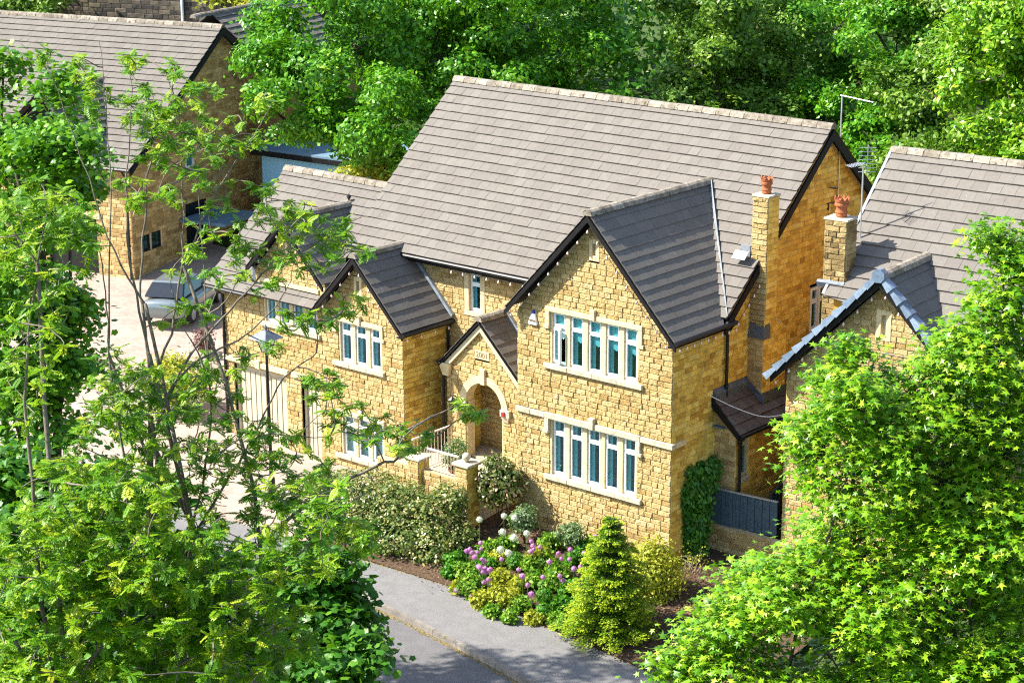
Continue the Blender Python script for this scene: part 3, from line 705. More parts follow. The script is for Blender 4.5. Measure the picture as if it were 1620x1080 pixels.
# porch stonework
pm = None
for k in range(9):
    a0 = math.pi*k/9; a1 = math.pi*(k+1)/9; ps = []
    seg = 4; m = MB()
    for i in range(seg):
        b0 = a0+(a1-a0)*i/seg+(.004 if i == 0 else 0); b1 = a0+(a1-a0)*(i+1)/seg
        q = lambda r_, b, y: (AC+r_*math.cos(b), y, AZ+r_*math.sin(b))
        m.hexa([q(.66, b0, 1.6), q(.66, b0, 1.25), q(.87, b0, 1.25), q(.87, b0, 1.6)], [q(.66, b1, 1.6), q(.66, b1, 1.25), q(.87, b1, 1.25), q(.87, b1, 1.6)])
    m.build("voussoir", ASHLAR, H)
m = MB().box((AC-.09, 1.2, AZ+.62), (AC+.09, 1.35, AZ+1.08)); m.build("keystone", ASHLAR, H, bevel=.015)
m = MB().box((AC-.90, 1.2, AZ-.2), (AC-.64, 1.35, AZ)).box((AC+.64, 1.19, AZ-.14), (AC+.98, 1.35, AZ+.06)).hexa([(AC+.72, 1.24, AZ-.30), (AC+.90, 1.24, AZ-.30), (AC+.90, 1.34, AZ-.30), (AC+.72, 1.34, AZ-.30)], [(AC+.66, 1.2, AZ-.141), (AC+.96, 1.2, AZ-.141), (AC+.96, 1.34, AZ-.141), (AC+.66, 1.34, AZ-.141)])
m.build("label_stop", ASHGREY, H, bevel=.01)
m = MB().box((AC-AR-.02, 1.3, .7), (AC-AR+.03, 1.62, AZ)).box((AC+AR-.03, 1.3, .7), (AC+AR+.02, 1.62, AZ)); m.build("arch_jamb", ASHLAR, H)
m = MB().box((-6.95, 2.2, .72), (-6.8, 2.28, 2.9)).box((-6.05, 2.2, .72), (-5.9, 2.28, 2.9)).box((-6.8, 2.2, 2.75), (-6.05, 2.28, 2.9)); dr = m.build("front_door", CREAMP, H)
for i in range(5): MB().box((-6.79+i*.147, 2.23, .74), (-6.65+i*.147, 2.27, 2.74)).build("door_board", TANDOOR, dr)
MB().box((-8.3, 1.44, .6), (-5, 2.3, .74)).build("porch_floor", ASHGREY, H)
MB().box((-8.7, 1.33, 3.22), (-5.0, 2.29, 3.26)).build("porch_ceiling", plain("porch_ceiling_board", (.35, .27, .15), .8), H)
m = MB().box((-7.59, 1.265, 3.66), (-7.07, 1.31, 3.90)); dp = m.build("date_stone", ASHLAR, H, bevel=.006)
fc = bpy.data.curves.new("date", 'FONT'); fc.body = "2001"; fc.size = .22; fc.align_x = 'CENTER'; fc.align_y = 'CENTER'; fc.extrude = .004
fo = bpy.data.objects.new("date", fc); col.objects.link(fo); bpy.context.view_layer.update()
me = bpy.data.meshes.new_from_object(fo.evaluated_get(bpy.context.evaluated_depsgraph_get())); bpy.data.objects.remove(fo)
me.materials.clear(); me.materials.append(TEXTM)
o = inst("date_numerals", me, dp, Matrix.Translation((-7.33, 1.262, 3.78)) @ Matrix.Rotation(math.pi/2, 4, 'X'))
# porch roof
def gable_roof(parent, ro, xr, half, zr, slope, y0, hiR, hiL, mat=TILE, keep=False, gauge=.31, thick=.027):
    c = 1/math.sqrt(1+slope*slope); ln = half/c; ze = zr-slope*half
    a = ro.slope(parent, (xr+half, y0, ze), (0, 1, 0), (-c, 0, slope*c), const(0), hiR, ln, mat, gauge=gauge, keep=keep, thick=thick)
    b = ro.slope(parent, (xr-half, y0, ze), (0, 1, 0), (c, 0, slope*c), const(0), hiL, ln, mat, gauge=gauge, keep=keep, thick=thick)
    return a
def hi_main(zr, slope, half, y0):
    ze = zr-slope*half; c = 1/math.sqrt(1+slope*slope)
    return lambda v: max(.02, 1.9+((ze+slope*c*v)-6.0)/.894-y0+.05)
r1 = gable_roof(H, RO, XR, 2.70, 8.70, SL, -.30, hi_main(8.70, SL, 2.70, -.3), hi_main(8.70, SL, 2.70, -.3), keep=True)
RO.ridge(r1, (XR, -.33, 8.72), (XR, 5.0, 8.72))
r2 = RO.slope(H, (-12.95, 1.9, 6.0), (1, 0, 0), (0, .7455, .6665), const(0), const(13.2), 6.305, TILE, keep=True)
RO.ridge(r2, (-12.97, 6.6, 10.22), (.27, 6.6, 10.22))
m = MB(); m.add([(-12.95, 6.6, 10.2), (.25, 6.6, 10.2), (.25, 11.35, 5.95), (-12.95, 11.35, 5.95)], [(0, 1, 2, 3)]); m.build("roof", TILE, H)
r3 = RO.slope(H, (-17.3, .1, 4.4), (1, 0, 0), (0, .7593, .6507), const(0), const(4.6), 4.61, TILE, keep=False)
m = MB(); m.add([(-17.3, 3.6, 7.4), (-12.7, 3.6, 7.4), (-12.7, 7.1, 4.4), (-17.3, 7.1, 4.4)], [(0, 1, 2, 3)]); m.build("roof", TILE, H)
RO.ridge(r3, (-17.32, 3.6, 7.42), (-12.95, 3.6, 7.42))
r4 = gable_roof(H, RO, -11.1, 1.81, 6.19, 1.05, .15, const(2.15), const(2.0))
RO.ridge(r4, (-11.1, .12, 6.21), (-11.1, 2.15, 6.21))
hid = lambda v: max(.02, .1+((6.85-1.05*1.6+.724*v)-4.4)/.857-.15+.05)
r5 = gable_roof(H, RO, -13.95, 1.6, 6.85, 1.05, .15, hid, hid)
RO.ridge(r5, (-13.95, .12, 6.87), (-13.95, 3.0, 6.87))
m = MB().box((-15.55, .45, 4.2), (-15.4, 1.6, 5.2)).box((-12.55, .46, 4.2), (-12.45, 1.6, 5.2)); m.build("dormer_cheek", LEADD, H)
MB().lathe([(.02, 0), (.03, .05), (.07, .10), (.05, .16), (.01, .19)], (-13.95, 2.92, 6.93), 8).build("ridge_finial", BLACK, r5)
r6 = gable_roof(H, RO, -7.35, 1.47, 4.82, 1.0, 1.15, const(1.13), const(1.13), gauge=.29)
RO.ridge(r6, (-7.35, 1.12, 4.84), (-7.35, 2.28, 4.84))
r7 = RO.slope(H, (.86, 1.68, 3.12), (0, 1, 0), (-.72, 0, .694), const(0), const(3.3), 1.18, TILE_DARK, keep=False, gauge=.3)
# leadwork: valleys and flashings
def valley(a, b, wv=.10, mat=LEAD):
    a = np.array(a, float); b = np.array(b, float); MB().bar(a, b, np.array([wv, -.02, .03]), np.array([0, 0, .012])).build("valley_flashing", mat, H)
valley((.22, 1.93, 6.06), (-2.36, 4.82, 8.72), .045)
valley((-5.1, 1.95, 6.06), (-2.5, 4.9, 8.74), .045)
MB().bar((-9.25, 2.24, 4.38), (-11.05, 2.24, 6.25), (0, .06, 0), (.03, 0, .035)).build("abutment_flashing", LEAD, H)
MB().bar((-6.0, 2.24, 3.55), (-7.3, 2.24, 4.86), (0, .07, 0), (.03, 0, .05)).build("abutment_flashing", LEAD, H)
MB().bar((.05, 1.70, 4.02), (.05, 5.0, 4.02), (.06, 0, -.05), (.012, 0, .09)).bar((.08, 3.21, 3.98), (.56, 3.21, 3.60), (0, .012, 0), (0, 0, .10)).bar((.52, 3.2, 3.66), (.52, 4.35, 3.66), (.012, 0, 0), (0, 0, .14)).build("bay_flashing", LEADD, H)
# bargeboards, gutters, pipes
rakes(H, ID, XR, 2.72, 8.70, SL, -.31, .13)
rakes(H, ID, -11.1, 1.83, 6.19, 1.05, .14, .12)
rakes(H, ID, -13.95, 1.62, 6.85, 1.05, .14, .12)
rakes(H, ID, -7.35, 1.49, 4.82, 1.0, 1.14, .05)
for sg in (-1, 1):
    L_ = 1.36 if sg < 0 else 2.3
    a = np.array([-7.35, 1.2, 4.66]); b = a+np.array([sg*L_, 0, -L_]); MB().hexa([a, a+(0, .1, 0), a+(0, .1, -.2), a+(0, 0, -.2)], [b, b+(0, .1, 0), b+(0, .1, -.2), b+(0, 0, -.2)]).build("porch_coping", CREAMP, H)
MB().hexa([(-8.72, 1.18, 2.98), (-8.50, 1.18, 2.98), (-8.50, 1.34, 2.98), (-8.72, 1.34, 2.98)], [(-8.86, 1.15, 3.34), (-8.45, 1.15, 3.34), (-8.45, 1.34, 3.34), (-8.86, 1.34, 3.34)]).build("kneeler_stone", ASHLAR, H, bevel=.01)
for X in (.22,):
    for sg in (-1, 1):
        a = np.array([X, 6.6, 10.10]); b = a+np.array([0, sg*4.78, -4.27])
        MB().hexa([a, a+(.06, 0, 0), a+(.06, 0, -.26), a+(0, 0, -.26)], [b, b+(.06, 0, 0), b+(.06, 0, -.22), b+(0, 0, -.22)]).build("bargeboard", BLACKW, H)
MB().box((.0, 1.96, 5.78), (.23, 2.3, 5.93)).build("soffit", BLACKW, H)
MB().box((-12.9, 1.98, 5.80), (-4.9, 2.28, 5.86)).box((-12.9, 1.96, 5.80), (-5.2, 1.98, 5.97)).build("soffit", BLACKW, H)
MB().box((.03, -.28, 5.70), (.21, 1.95, 5.75)).box((.20, -.28, 5.70), (.22, 1.95, 5.87)).build("soffit", BLACKW, H)
MB().box((-9.49, .17, 4.12), (-9.33, 2.28, 4.17)).box((-9.34, .17, 4.12), (-9.31, 2.28, 4.28)).build("soffit", BLACKW, H)
gutter(H, ID, (.28, -.3, 5.84), (.28, 2.3, 5.84)); gutter(H, ID, (-12.95, 1.88, 5.95), (-5.0, 1.88, 5.95)); gutter(H, ID, (-9.25, .15, 4.22), (-9.25, 2.28, 4.22))
gutter(H, ID, (-17.3, .08, 4.36), (-15.5, .08, 4.36)); gutter(H, ID, (.90, 1.68, 3.08), (.90, 4.98, 3.08)); gutter(H, ID, (-8.86, 1.12, 3.36), (-8.86, 2.2, 3.36))
MB().hexa([(.02, 1.64, 3.72), (.88, 1.64, 2.98), (.88, 1.70, 2.98), (.02, 1.70, 3.72)], [(.02, 1.64, 3.98), (.88, 1.64, 3.14), (.88, 1.70, 3.14), (.02, 1.70, 3.98)]).build("bargeboard", BLACKW, H)
downpipe(H, ID, [(.26, 2.2, 5.8), (.09, 2.19, 5.55), (.09, 2.19, 3.85)])
downpipe(H, ID, [(-9.25, 2.2, 4.2), (-9.42, 2.2, 3.95), (-9.42, 2.2, -.3)])
downpipe(H, ID, [(-8.86, 1.2, 3.3), (-8.74, 1.24, 3.1), (-8.74, 1.24, -.2)])
downpipe(H, ID, [(.9, 1.8, 3.0), (.74, 1.92, 2.85), (.74, 1.92, -.3)])
downpipe(H, ID, [(-16.8, .1, 4.3), (-16.85, .38, 4.1), (-16.85, .38, -.3)])
# fittings on the walls
MB().tube(smooth_line([(.03, 1.55, 4.05), (.5, 2.2, 3.62), (1.1, 2.6, 3.45), (2.0, 2.9, 3.75)], 6), .012, 5).build("cable", UPVC, H)
al = MB(); al.hexa([(-4.56, -.10, 5.46), (-4.26, -.10, 5.46), (-4.26, -.0, 5.46), (-4.56, 0, 5.46)], [(-4.47, -.07, 5.78), (-4.35, -.07, 5.78), (-4.35, 0, 5.78), (-4.47, 0, 5.78)]); ab = al.build("alarm_box", UPVC, H, bevel=.02)
MB().hexa([(-4.475, -.085, 5.74), (-4.345, -.085, 5.74), (-4.345, 0, 5.74), (-4.475, 0, 5.74)], [(-4.44, -.06, 5.85), (-4.38, -.06, 5.85), (-4.38, 0, 5.85), (-4.44, 0, 5.85)]).build("strobe", BLUEP, ab, bevel=.02)
for k in range(4): MB().box((-4.50+k*.05, -.1015, 5.55), (-4.465+k*.05, -.094, 5.61)).build("lettering", TEXTM, ab)
MB().box((AC+.72, 1.15, 2.22), (AC+.83, 1.19, 2.36)).build("red_plate", REDP, H, bevel=.01)
MB().box((-6.02, 1.22, 1.55), (-5.94, 1.27, 1.78)).build("intercom", METAL, H)
wl_ = MB(); wl_.tube([(AC-1.05, 1.29, 2.42), (AC-1.05, 1.16, 2.46)], .02, 6).lathe([(.03, 0), (.08, .03), (.07, .28), (.11, .30), (.02, .38)], (AC-1.05, 1.13, 2.05), 6); wl_.build("wall_lantern", BLACK, H)
WA.finish(H, 300); RO.finish(H, 300)

# ------------------------------------------------------------------ festoon lights
def festoon(pts, label, n):
    pts = [np.asarray(p, float) for p in pts]; t = thing("string_lights", pts[0], label, "string lights")
    m = MB(); m.tube(pts, .008, 4); m.build("cable", BLACK, t); L = resample(np.array(pts), n)
    me = None
    for i, p in enumerate(L):
        b = MB(); b.lathe([(.010, 0), (.014, -.015), (.028, -.045), (.03, -.065), (.02, -.09), (.004, -.098)], (0, 0, 0), 8)
        if me is None: me = raw_mesh("bulb", b.v, b.f, BULB, None, True)
        o = bpy.data.objects.new("bulb", me); col.objects.link(o); o.parent = t; o.location = Vector(p-pts[0])
festoon([(-5.0, -.24, 5.72), (XR, -.24, 8.30), (-.05, -.24, 5.75)], "festoon bulbs hanging under the large right gable's roof edges", 17)
festoon([(.33, -.2, 5.72), (.33, 2.2, 5.72)], "festoon bulbs along the side gutter of the large right gable", 9)
festoon([(.33, 2.3, 5.85), (.33, 3.2, 6.65)], "festoon bulbs climbing the roof edge beside the front chimney", 5)
festoon([(-8.95, 1.86, 5.80), (-5.5, 1.86, 5.80)], "festoon bulbs under the main eaves above the porch", 9)
festoon([(-12.75, .2, 4.2), (-11.1, .2, 5.90), (-9.45, .2, 4.2)], "festoon bulbs under the small middle gable's roof edges", 10)
festoon([(-9.2, .3, 4.12), (-9.2, 2.0, 4.12)], "festoon bulbs along the short side gutter left of the porch", 4)
festoon([(-15.4, .2, 5.05), (-13.95, .2, 6.6), (-12.6, .2, 5.15)], "festoon bulbs under the dormer gable over the garage", 8)

# ================================================================== neighbour on the right
NF = Frame((4.67, 1.62, 0), R(3.7)); N = thing("stone_house", (6, 5, -.5), "buff stone house at the right edge with blue-grey edged gable, partly behind the sycamore", "house")
NW = Walls(NF); NR = Roofs(NF); NS = 1.02; NZ = 7.87
NW.wall(N, 'x', .3, -1, lambda z: (-2.5, 2.5) if z < 5.1 else (max(-2.5, -(NZ-.26-z)/NS), min(2.5, (NZ-.26-z)/NS)), -.6, 7.6, [(-.16, .2, 6.25, 7.0)], proud=.03)
NW.wall(N, 'y', -2.5, -1, lambda z: (.3, 9), -.6, 5.0, [], flat=True, proud=.02, mat=STONE_SIDE, keep=False)
NW.wall(N, 'y', 2.5, 1, lambda z: (.3, 2.5), -.6, 5.1, [], flat=True, proud=.02, mat=STONE_SIDE, keep=False)
NW.wall(N, 'x', 2.5, -1, lambda z: (2.5, 12), -.6, 5.8, [], proud=.03, keep=False)
m = MB(NF); m.add([(-1.9, 1.42, 5), (-1.9, 9.2, 5), (-1.9, 9.2, 5.9), (-1.9, 4.75, 9.75), (-1.9, 1.42, 6.75)], [(0, 1, 2, 3, 4)]); m.add([(-1.9, 1.42, 5), (.1, 1.42, 5), (.1, 1.42, 6.78), (-1.9, 1.42, 6.78)], [(0, 1, 2, 3)]); m.add([(-2.5, 9, -.6), (12, 9, -.6), (12, 9, 5.9), (-2.5, 9, 5.9)], [(0, 1, 2, 3)]); m.add([(12, 9, -.6), (12, .4, -.6), (12, .4, 5.9), (12, 4.75, 9.7), (12, 9, 5.9)], [(0, 1, 2, 3, 4)])
m.build("wall", STONE_SIDE, N)
slit(N, NF, .3, .02, 6.25, 7.0, .40)
himN = lambda v: max(.02, .3+((NZ-NS*2.78+NS/math.sqrt(1+NS*NS)*v)-5.9)/.9+.05)
c_ = 1/math.sqrt(1+NS*NS)
n1 = NR.slope(N, (2.78, 0, NZ-NS*2.78), (0, 1, 0), (-c_, 0, NS*c_), const(0), lambda v: max(1.5, himN(v)), 2.78/c_, TILE, gauge=.33, thick=.03)
NR.slope(N, (-2.78, 0, NZ-NS*2.78), (0, 1, 0), (c_, 0, NS*c_), const(0), lambda v: max(1.5, himN(v)), 2.78/c_, TILE, gauge=.33, thick=.03)
NR.ridge(n1, (0, -.02, NZ+.02), (0, 2.75, NZ+.02), .17, .09)
n2 = NR.slope(N, (-2.1, .3, 5.9), (1, 0, 0), (0, .7433, .669), lambda v: 2.1 if v < 1.32 else 0.0, const(14.2), 5.98, TILE, gauge=.33, width=.38)
NR.ridge(n2, (-2.12, 4.75, 9.92), (12.1, 4.75, 9.92))
m = MB(NF); m.add([(-2.1, 4.75, 9.9), (12.1, 4.75, 9.9), (12.1, 9.3, 5.85), (-2.1, 9.3, 5.85)], [(0, 1, 2, 3)]); m.build("roof", TILE, N)
MB(NF).bar((-2.13, 1.3, 6.83), (-2.13, 4.75, 9.93), (.035, 0, 0), (0, -.02, .03)).build("verge_trim", LEAD, N)
rakes(N, NF, 0, 2.8, NZ, NS, -.01, .16)
for sg in (-1, 1):    # cloaked verge: interlocking blue-grey edge tiles
    nt_ = 11; cv = raw_mesh("edge_tile", [(0, -.085, -.10), (0, -.085, .085), (0, .17, .085), (1.06, -.045, -.06), (1.06, -.045, .025), (1.06, .16, .025), (0, .16, -.02), (1.06, .16, -.02)], [(0, 1, 4, 3), (1, 2, 5, 4), (0, 3, 7, 6), (0, 6, 2, 1), (3, 4, 5, 7)], BLUERIDGE)
    top = np.array([0, -.02, NZ+.05]); d = np.array([sg*2.85, 0, -NS*2.85])
    for k in range(nt_):
        a = NF(top+d*(k+.25)/nt_); b = NF(top+d*(k+1.25)/nt_); ax = a-b; ey = NF.d((0, 1, 0)); ez = np.cross(ax, ey); ez /= np.linalg.norm(ez)
        if ez[2] < 0: ez = -ez
        o = inst("edge_tile", cv, n1, mat4(ax, ey, ez, b), random.random())
MB(NF).tube([(0, -.10, NZ+.02), (0, .12, NZ+.02)], [.17, .16], 8).build("ridge_end_cap", BLUERIDGE, N)
gutter(N, NF, (2.84, 0, 4.98), (2.84, 2.4, 4.98)); gutter(N, NF, (-2.84, 0, 4.98), (-2.84, 2.4, 4.98))
nc0, nc1, nd0, nd1 = -2.32, -1.72, 1.62, 2.12
nch = MB(NF).box((nc0, nd0, 4), (nc1, nd1, 8.62)).build("chimney", MORTAR, N)
NW.wall(N, 'x', nd0-.004, -1, lambda z: (nc0, nc1), 5.0, 8.62, [], proud=.045, lens=(.22, .34, .42), keep=False, mat=STONE_CHIM)
NW.wall(N, 'y', nc1+.004, 1, lambda z: (nd0, nd1), 5.0, 8.62, [], proud=.03, lens=(.24, .34, .5), keep=False, mat=STONE_CHIM)
MB(NF).box((nc0-.03, nd0-.03, 8.622), (nc1+.03, nd1+.03, 8.68)).build("chimney_cap", ASHGREY, nch, bevel=.01)
pot(nch, NF, (-2.02, 1.87, 8.68), 1.15)
MB(NF).bar((nc0-.1, nd0-.10, 7.05), (nc1+.02, nd0-.06, 7.05), (0, .03, .03), (0, -.02, .06)).build("chimney_flashing", LEADD, nch)
festo = [NF(np.array(p)) for p in ((-2.7, .1, NZ-NS*2.7-.28), (0, .1, NZ-.34), (2.6, .1, NZ-NS*2.6-.28))]
NW.finish(N, 200); NR.finish(N, 300)
festoon(festo, "festoon bulbs under the blue-grey edged gable of the right-hand house", 16)
# ------------------------------------------------------------------ aerials
def aerial(base, top, boom_dir, boom_len, els, label, el_len=.45, grid=False):
    t = thing("tv_aerial", base, label, "aerial"); base = np.array(base, float); top = np.array(top, float); bd = np.array(boom_dir, float); bd /= np.linalg.norm(bd)
    MB().tube([base, top], .02, 6).build("mast", METAL, t)
    MB().tube([top-bd*.05, top+bd*boom_len], .014, 6).build("boom", METAL, t)
    sd = np.cross(bd, (0, 0, 1)); sd /= np.linalg.norm(sd)
    for k in range(els):
        p = top+bd*boom_len*(k+.5)/els
        q = np.array([0, 0, 1.0]) if not grid else sd
        MB().tube([p-q*el_len/2*.35, p+q*el_len/2*.35] if not grid else [p-q*el_len/2, p+q*el_len/2], .006, 4).build("element", METAL, t)
    return t
ab_ = PP(1325, 330, X=.06); at_ = ab_.copy(); at_[2] = PP(1326, 153, X=.06)[2]
ta = aerial(ab_, at_, PP(1376, 161, X=.9)-at_, .95, 12, "tall pole aerial with a long thin boom on the main house's end gable", .16)
MB().tube([PP(1312, 297, X=.0), PP(1325, 298, X=.06)], .02, 6).build("bracket", BLACK, ta); MB().tube([PP(1310, 321, X=.0), PP(1325, 321, X=.06)], .02, 6).tube([PP(1310, 321, X=.02), PP(1310, 333, X=.02)], .03, 6).build("bracket", BLACK, ta)
nb_ = NF(np.array([-1.9, 2.0, 8.3])); tp = PP(1366, 258, X=float(nb_[0]))
ta2 = thing("tv_aerial", nb_, "short pole aerial with a ladder of rods behind the right-hand chimney", "aerial")
nb2 = tp.copy(); nb2[2] = 7.2
MB().tube([nb2, tp], .022, 6).build("mast", METAL, ta2); bd = np.array([-.45, -.75, -.12]); bd /= np.linalg.norm(bd); MB().tube([tp-bd*.05, tp+bd*.42], .014, 6).build("boom", METAL, ta2)
for k in range(8):
    p = tp+bd*(.05+.05*k); sd = np.cross(bd, (0, 0, 1)); sd /= np.linalg.norm(sd); MB().tube([p-sd*.17, p+sd*.17], .006, 4).build("element", METAL, ta2)
for k in range(7):
    p = tp+np.array([.03, .03, -.22+.10*k]); sd = np.array([.76, .65, 0]); MB().tube([p-sd*.16, p+sd*.26], .008, 4).build("reflector_rod", METAL, ta2)
MB().tube([tp+np.array([.07, .07, -.25]), tp+np.array([.07, .07, .45])], .012, 5).build("reflector_bar", METAL, ta2)

# ================================================================== house behind on the left
LF = Frame((-32.0, 14.21, 0), R(14.0)); LH = thing("stone_house", (-36, 14, .6), "brown stone house with long grey roof behind the branches at upper left", "house")
LW = Walls(LF); LR = Roofs(LF); LS = .703; LZ = 9.5
def rg_lh(z):
    if z < 5.1: return (-6.0, 5.3)
    h = (LZ-.15-z)/LS; return (max(-6.0, -h), min(5.3, h))
LW.wall(LH, 'y', -.25, 1, rg_lh, .2, 9.3, [(-2.5, -1.85, 4.25, 5.0), (-5.6, -4.2, 1.6, 2.35), (-2.6, -1.2, .2, 2.9)], flat=False, proud=.02, mat=STONE_OLD, lens=(.3, .4, .5), h=.16)
LW.wall(LH, 'x', -6.0, -1, lambda z: (-16, -.25), .2, 5.1, [(-4.2, -1.9, .2, 2.9)], proud=.025, mat=STONE_OLD, h=.16, lens=(.3, .4, .5), keep=False)
cl = 1/math.sqrt(1+LS*LS)
l1 = LR.slope(LH, (-18, -6.4, LZ-LS*6.4), (1, 0, 0), (0, cl, LS*cl), const(0), const(18.1), 6.4/cl, TILE, gauge=.33, width=.36)
LR.ridge(l1, (-18, 0, LZ+.02), (.1, 0, LZ+.02))
m = MB(LF); m.add([(-18, 0, LZ), (.1, 0, LZ), (.1, 5.8, LZ-LS*5.8), (-18, 5.8, LZ-LS*5.8)], [(0, 1, 2, 3)]); m.build("roof", TILE, LH)
for sg in (-1, 1):
    a = np.array([.06, 0, LZ-.05]); Lq = 6.4 if sg < 0 else 5.8; b = a+np.array([0, sg*Lq, -LS*Lq]); MB(LF).hexa([a, a+(.05, 0, 0), a+(.05, 0, -.26), a+(0, 0, -.26)], [b, b+(.05, 0, 0), b+(.05, 0, -.22), b+(0, 0, -.22)]).build("bargeboard", BLACKW, LH)
l2 = LR.slope(LH, (1.9, 1.4, 7.25), (0, 1, 0), (-.8, 0, .6), const(0), const(6.5), 4.2, TILE, gauge=.33, keep=False)
LR.slope(LH, (-4.82, 1.4, 7.25), (0, 1, 0), (.8, 0, .6), const(0), const(6.5), 4.2, TILE, gauge=.33, keep=False)
LR.ridge(l2, (-1.46, .2, 9.79), (-1.46, 7.9, 9.79))
MB(LF).box((-4.6, 2.6, .2), (1.6, 7.8, 7.2)).build("wall", STONE_OLD, LH)
l3 = LR.slope(LH, (-2.1, -6.7, 6.15), (0, 1, 0), (-.76, 0, .65), const(0), lambda v: 1.1+(.65*v)/LS*1.0+.9, 2.2, TILE, gauge=.33, keep=False)
LR.slope(LH, (-5.44, -6.7, 6.15), (0, 1, 0), (.76, 0, .65), const(0), lambda v: 1.1+(.65*v)/LS*1.0+.9, 2.2, TILE, gauge=.33, keep=False)
LR.ridge(l3, (-3.77, -6.7, 7.6), (-3.77, -2.7, 7.6))
MB(LF).add([(-5.3, -6.35, 5.0), (-2.25, -6.35, 5.0), (-2.25, -6.35, 6.2), (-3.77, -6.35, 7.5), (-5.3, -6.35, 6.2)], [(0, 1, 2, 3, 4)]).add([(-2.2, -6.35, 5.0), (-2.2, -4.6, 5.0), (-2.2, -4.6, 6.2), (-2.2, -6.35, 6.2)], [(0, 1, 2, 3)]).build("wall", BLACKW, LH)
window(LH, LF, 'y', -.25, 1, [(-2.45, -1.9)], 4.3, 4.95, 0, None, (-2.5, -1.85, 4.2, 4.29, .05), curtain=False, depth=.03)
for a in (-5.55, -4.85): window(LH, LF, 'y', -.25, 1, [(a, a+.62)], 1.65, 2.3, 0, None, None, curtain=False, depth=.06, fmat=BLACK)
MB(LF).box((-.35, -2.58, .2), (-.30, -1.22, 2.88)).build("side_door", BLACK, LH); MB(LF).box((-4.2, -5.92, .2), (-1.9, -5.88, 2.9)).build("garage_door", BLACK, LH)
MB(LF).box((-4.4, -6.06, 2.9), (-1.7, -5.9, 3.12)).build("door_lintel", ASHLAR, LH)
gutter(LH, LF, (-18, -6.45, LZ-LS*6.45), (.1, -6.45, LZ-LS*6.45), .07)
downpipe(LH, LF, [(-.3, -6.4, 4.9), (-.35, -6.1, 4.6), (-.35, -6.1, .3)]); downpipe(LH, LF, [(-.1, 3.9, 5.9), (-.15, 4.0, 5.6), (-.15, 4.0, .5)])
MB(LF).tube([(-.24, -3.6, 3.7), (-.08, -3.6, 3.7)], .09, 8).build("wall_lamp", BLACK, LH); MB(LF).tube([(-.24, 2.7, 4.8), (-.1, 2.7, 4.8)], .08, 8).build("wall_lamp", BLACK, LH)
MB(LF).bar((-.2, -1.9, 2.4), (1.9, -1.9, 2.4), (0, 1.2, 0), (0, 0, .06)).build("lean_to_roof", FLATROOF, LH)
LW.finish(LH, 300); LR.finish(LH, 300)
# flat-roofed white extension
ea, eb = PP(395, 233, Z=4.7), PP(535, 252, Z=4.7); ang = math.atan2(eb[1]-ea[1], eb[0]-ea[0]); EF = Frame((ea[0], ea[1], 0), ang)
EX = thing("garden_annexe", (ea[0]+3, ea[1]+1, .8), "white rendered flat-roofed annexe, blue shade in its wall colour, with black fascia between the two houses", "annexe")
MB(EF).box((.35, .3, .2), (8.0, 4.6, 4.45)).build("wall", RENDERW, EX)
MB(EF).box((0, 0, 4.42), (8.3, 5.0, 4.62)).build("fascia", BLACK, EX); MB(EF).box((.05, .05, 4.624), (8.25, 4.95, 4.70)).build("flat_roof", FLATROOF, EX)
# dark stone house far behind
c0 = P3(60, 30, 92); c1 = P3(440, 62, 88); bw = thing("stone_house", (c0+c1)/2-np.array([0, 0, 5]), "dark stone house behind the upper left roof", "house")
an = math.atan2(c1[1]-c0[1], c1[0]-c0[0]); BF = Frame((c0[0], c0[1], 0), an); wb = Walls(BF); L_ = float(np.linalg.norm(c1[:2]-c0[:2]))
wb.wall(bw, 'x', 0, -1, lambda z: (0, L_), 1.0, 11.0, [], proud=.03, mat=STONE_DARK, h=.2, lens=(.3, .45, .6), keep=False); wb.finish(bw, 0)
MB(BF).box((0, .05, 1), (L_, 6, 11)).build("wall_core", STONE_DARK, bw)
MB(BF).tube([(L_*.62, -.1, 1), (L_*.62, -.1, 11)], .07, 6).build("downpipe", UPVC, bw)
MB(BF).hexa([(L_*.72, -1.6, 7.9), (L_*.95, -1.6, 7.9), (L_*.95, 0, 7.9), (L_*.72, 0, 7.9)], [(L_*.74, -.5, 8.3), (L_*.93, -.5, 8.3), (L_*.93, 0, 8.6), (L_*.74, 0, 8.6)]).build("porch_roof", FLATROOF, bw)

# ================================================================== foliage tools
def tmpl_sycamore():
    o = [(0, .04), (.20, -.08), (.52, .06), (.27, .24), (.62, .60), (.17, .52), (0, 1.05), (-.17, .52), (-.62, .60), (-.27, .24), (-.52, .06), (-.20, -.08)]
    V = [(0, .30, .0)]+[(x, y, -.10*abs(x)-.10*y*y) for x, y in o]
    F = [(0, i+1, (i+1) % 12+1) for i in range(12)]
    return np.array(V), np.array(F)
def tmpl_palm():
    o = [(0, 0), (.48, .05), (.34, .28), (.52, .60), (0, 1.0), (-.52, .60), (-.34, .28), (-.48, .05)]
    V = [(0, .30, .0)]+[(x, y, -.10*abs(x)-.10*y*y) for x, y in o]
    return np.array(V), np.array([(0, 1, 2, 3), (0, 3, 4, 5), (0, 5, 6, 7), (0, 7, 8, 1)])
def tmpl_oval():
    V = [(0, 0, 0), (.30, .45, -.06), (0, 1, -.05), (-.30, .45, -.06)]; return np.array(V), np.array([(0, 1, 2, 3)])
def tmpl_hex():
    V = [(0, 0, 0), (.26, .28, -.04), (.28, .62, -.05), (0, 1, -.12), (-.28, .62, -.05), (-.26, .28, -.04)]; return np.array(V), np.array([(0, 1, 2, 3), (0, 3, 4, 5)])
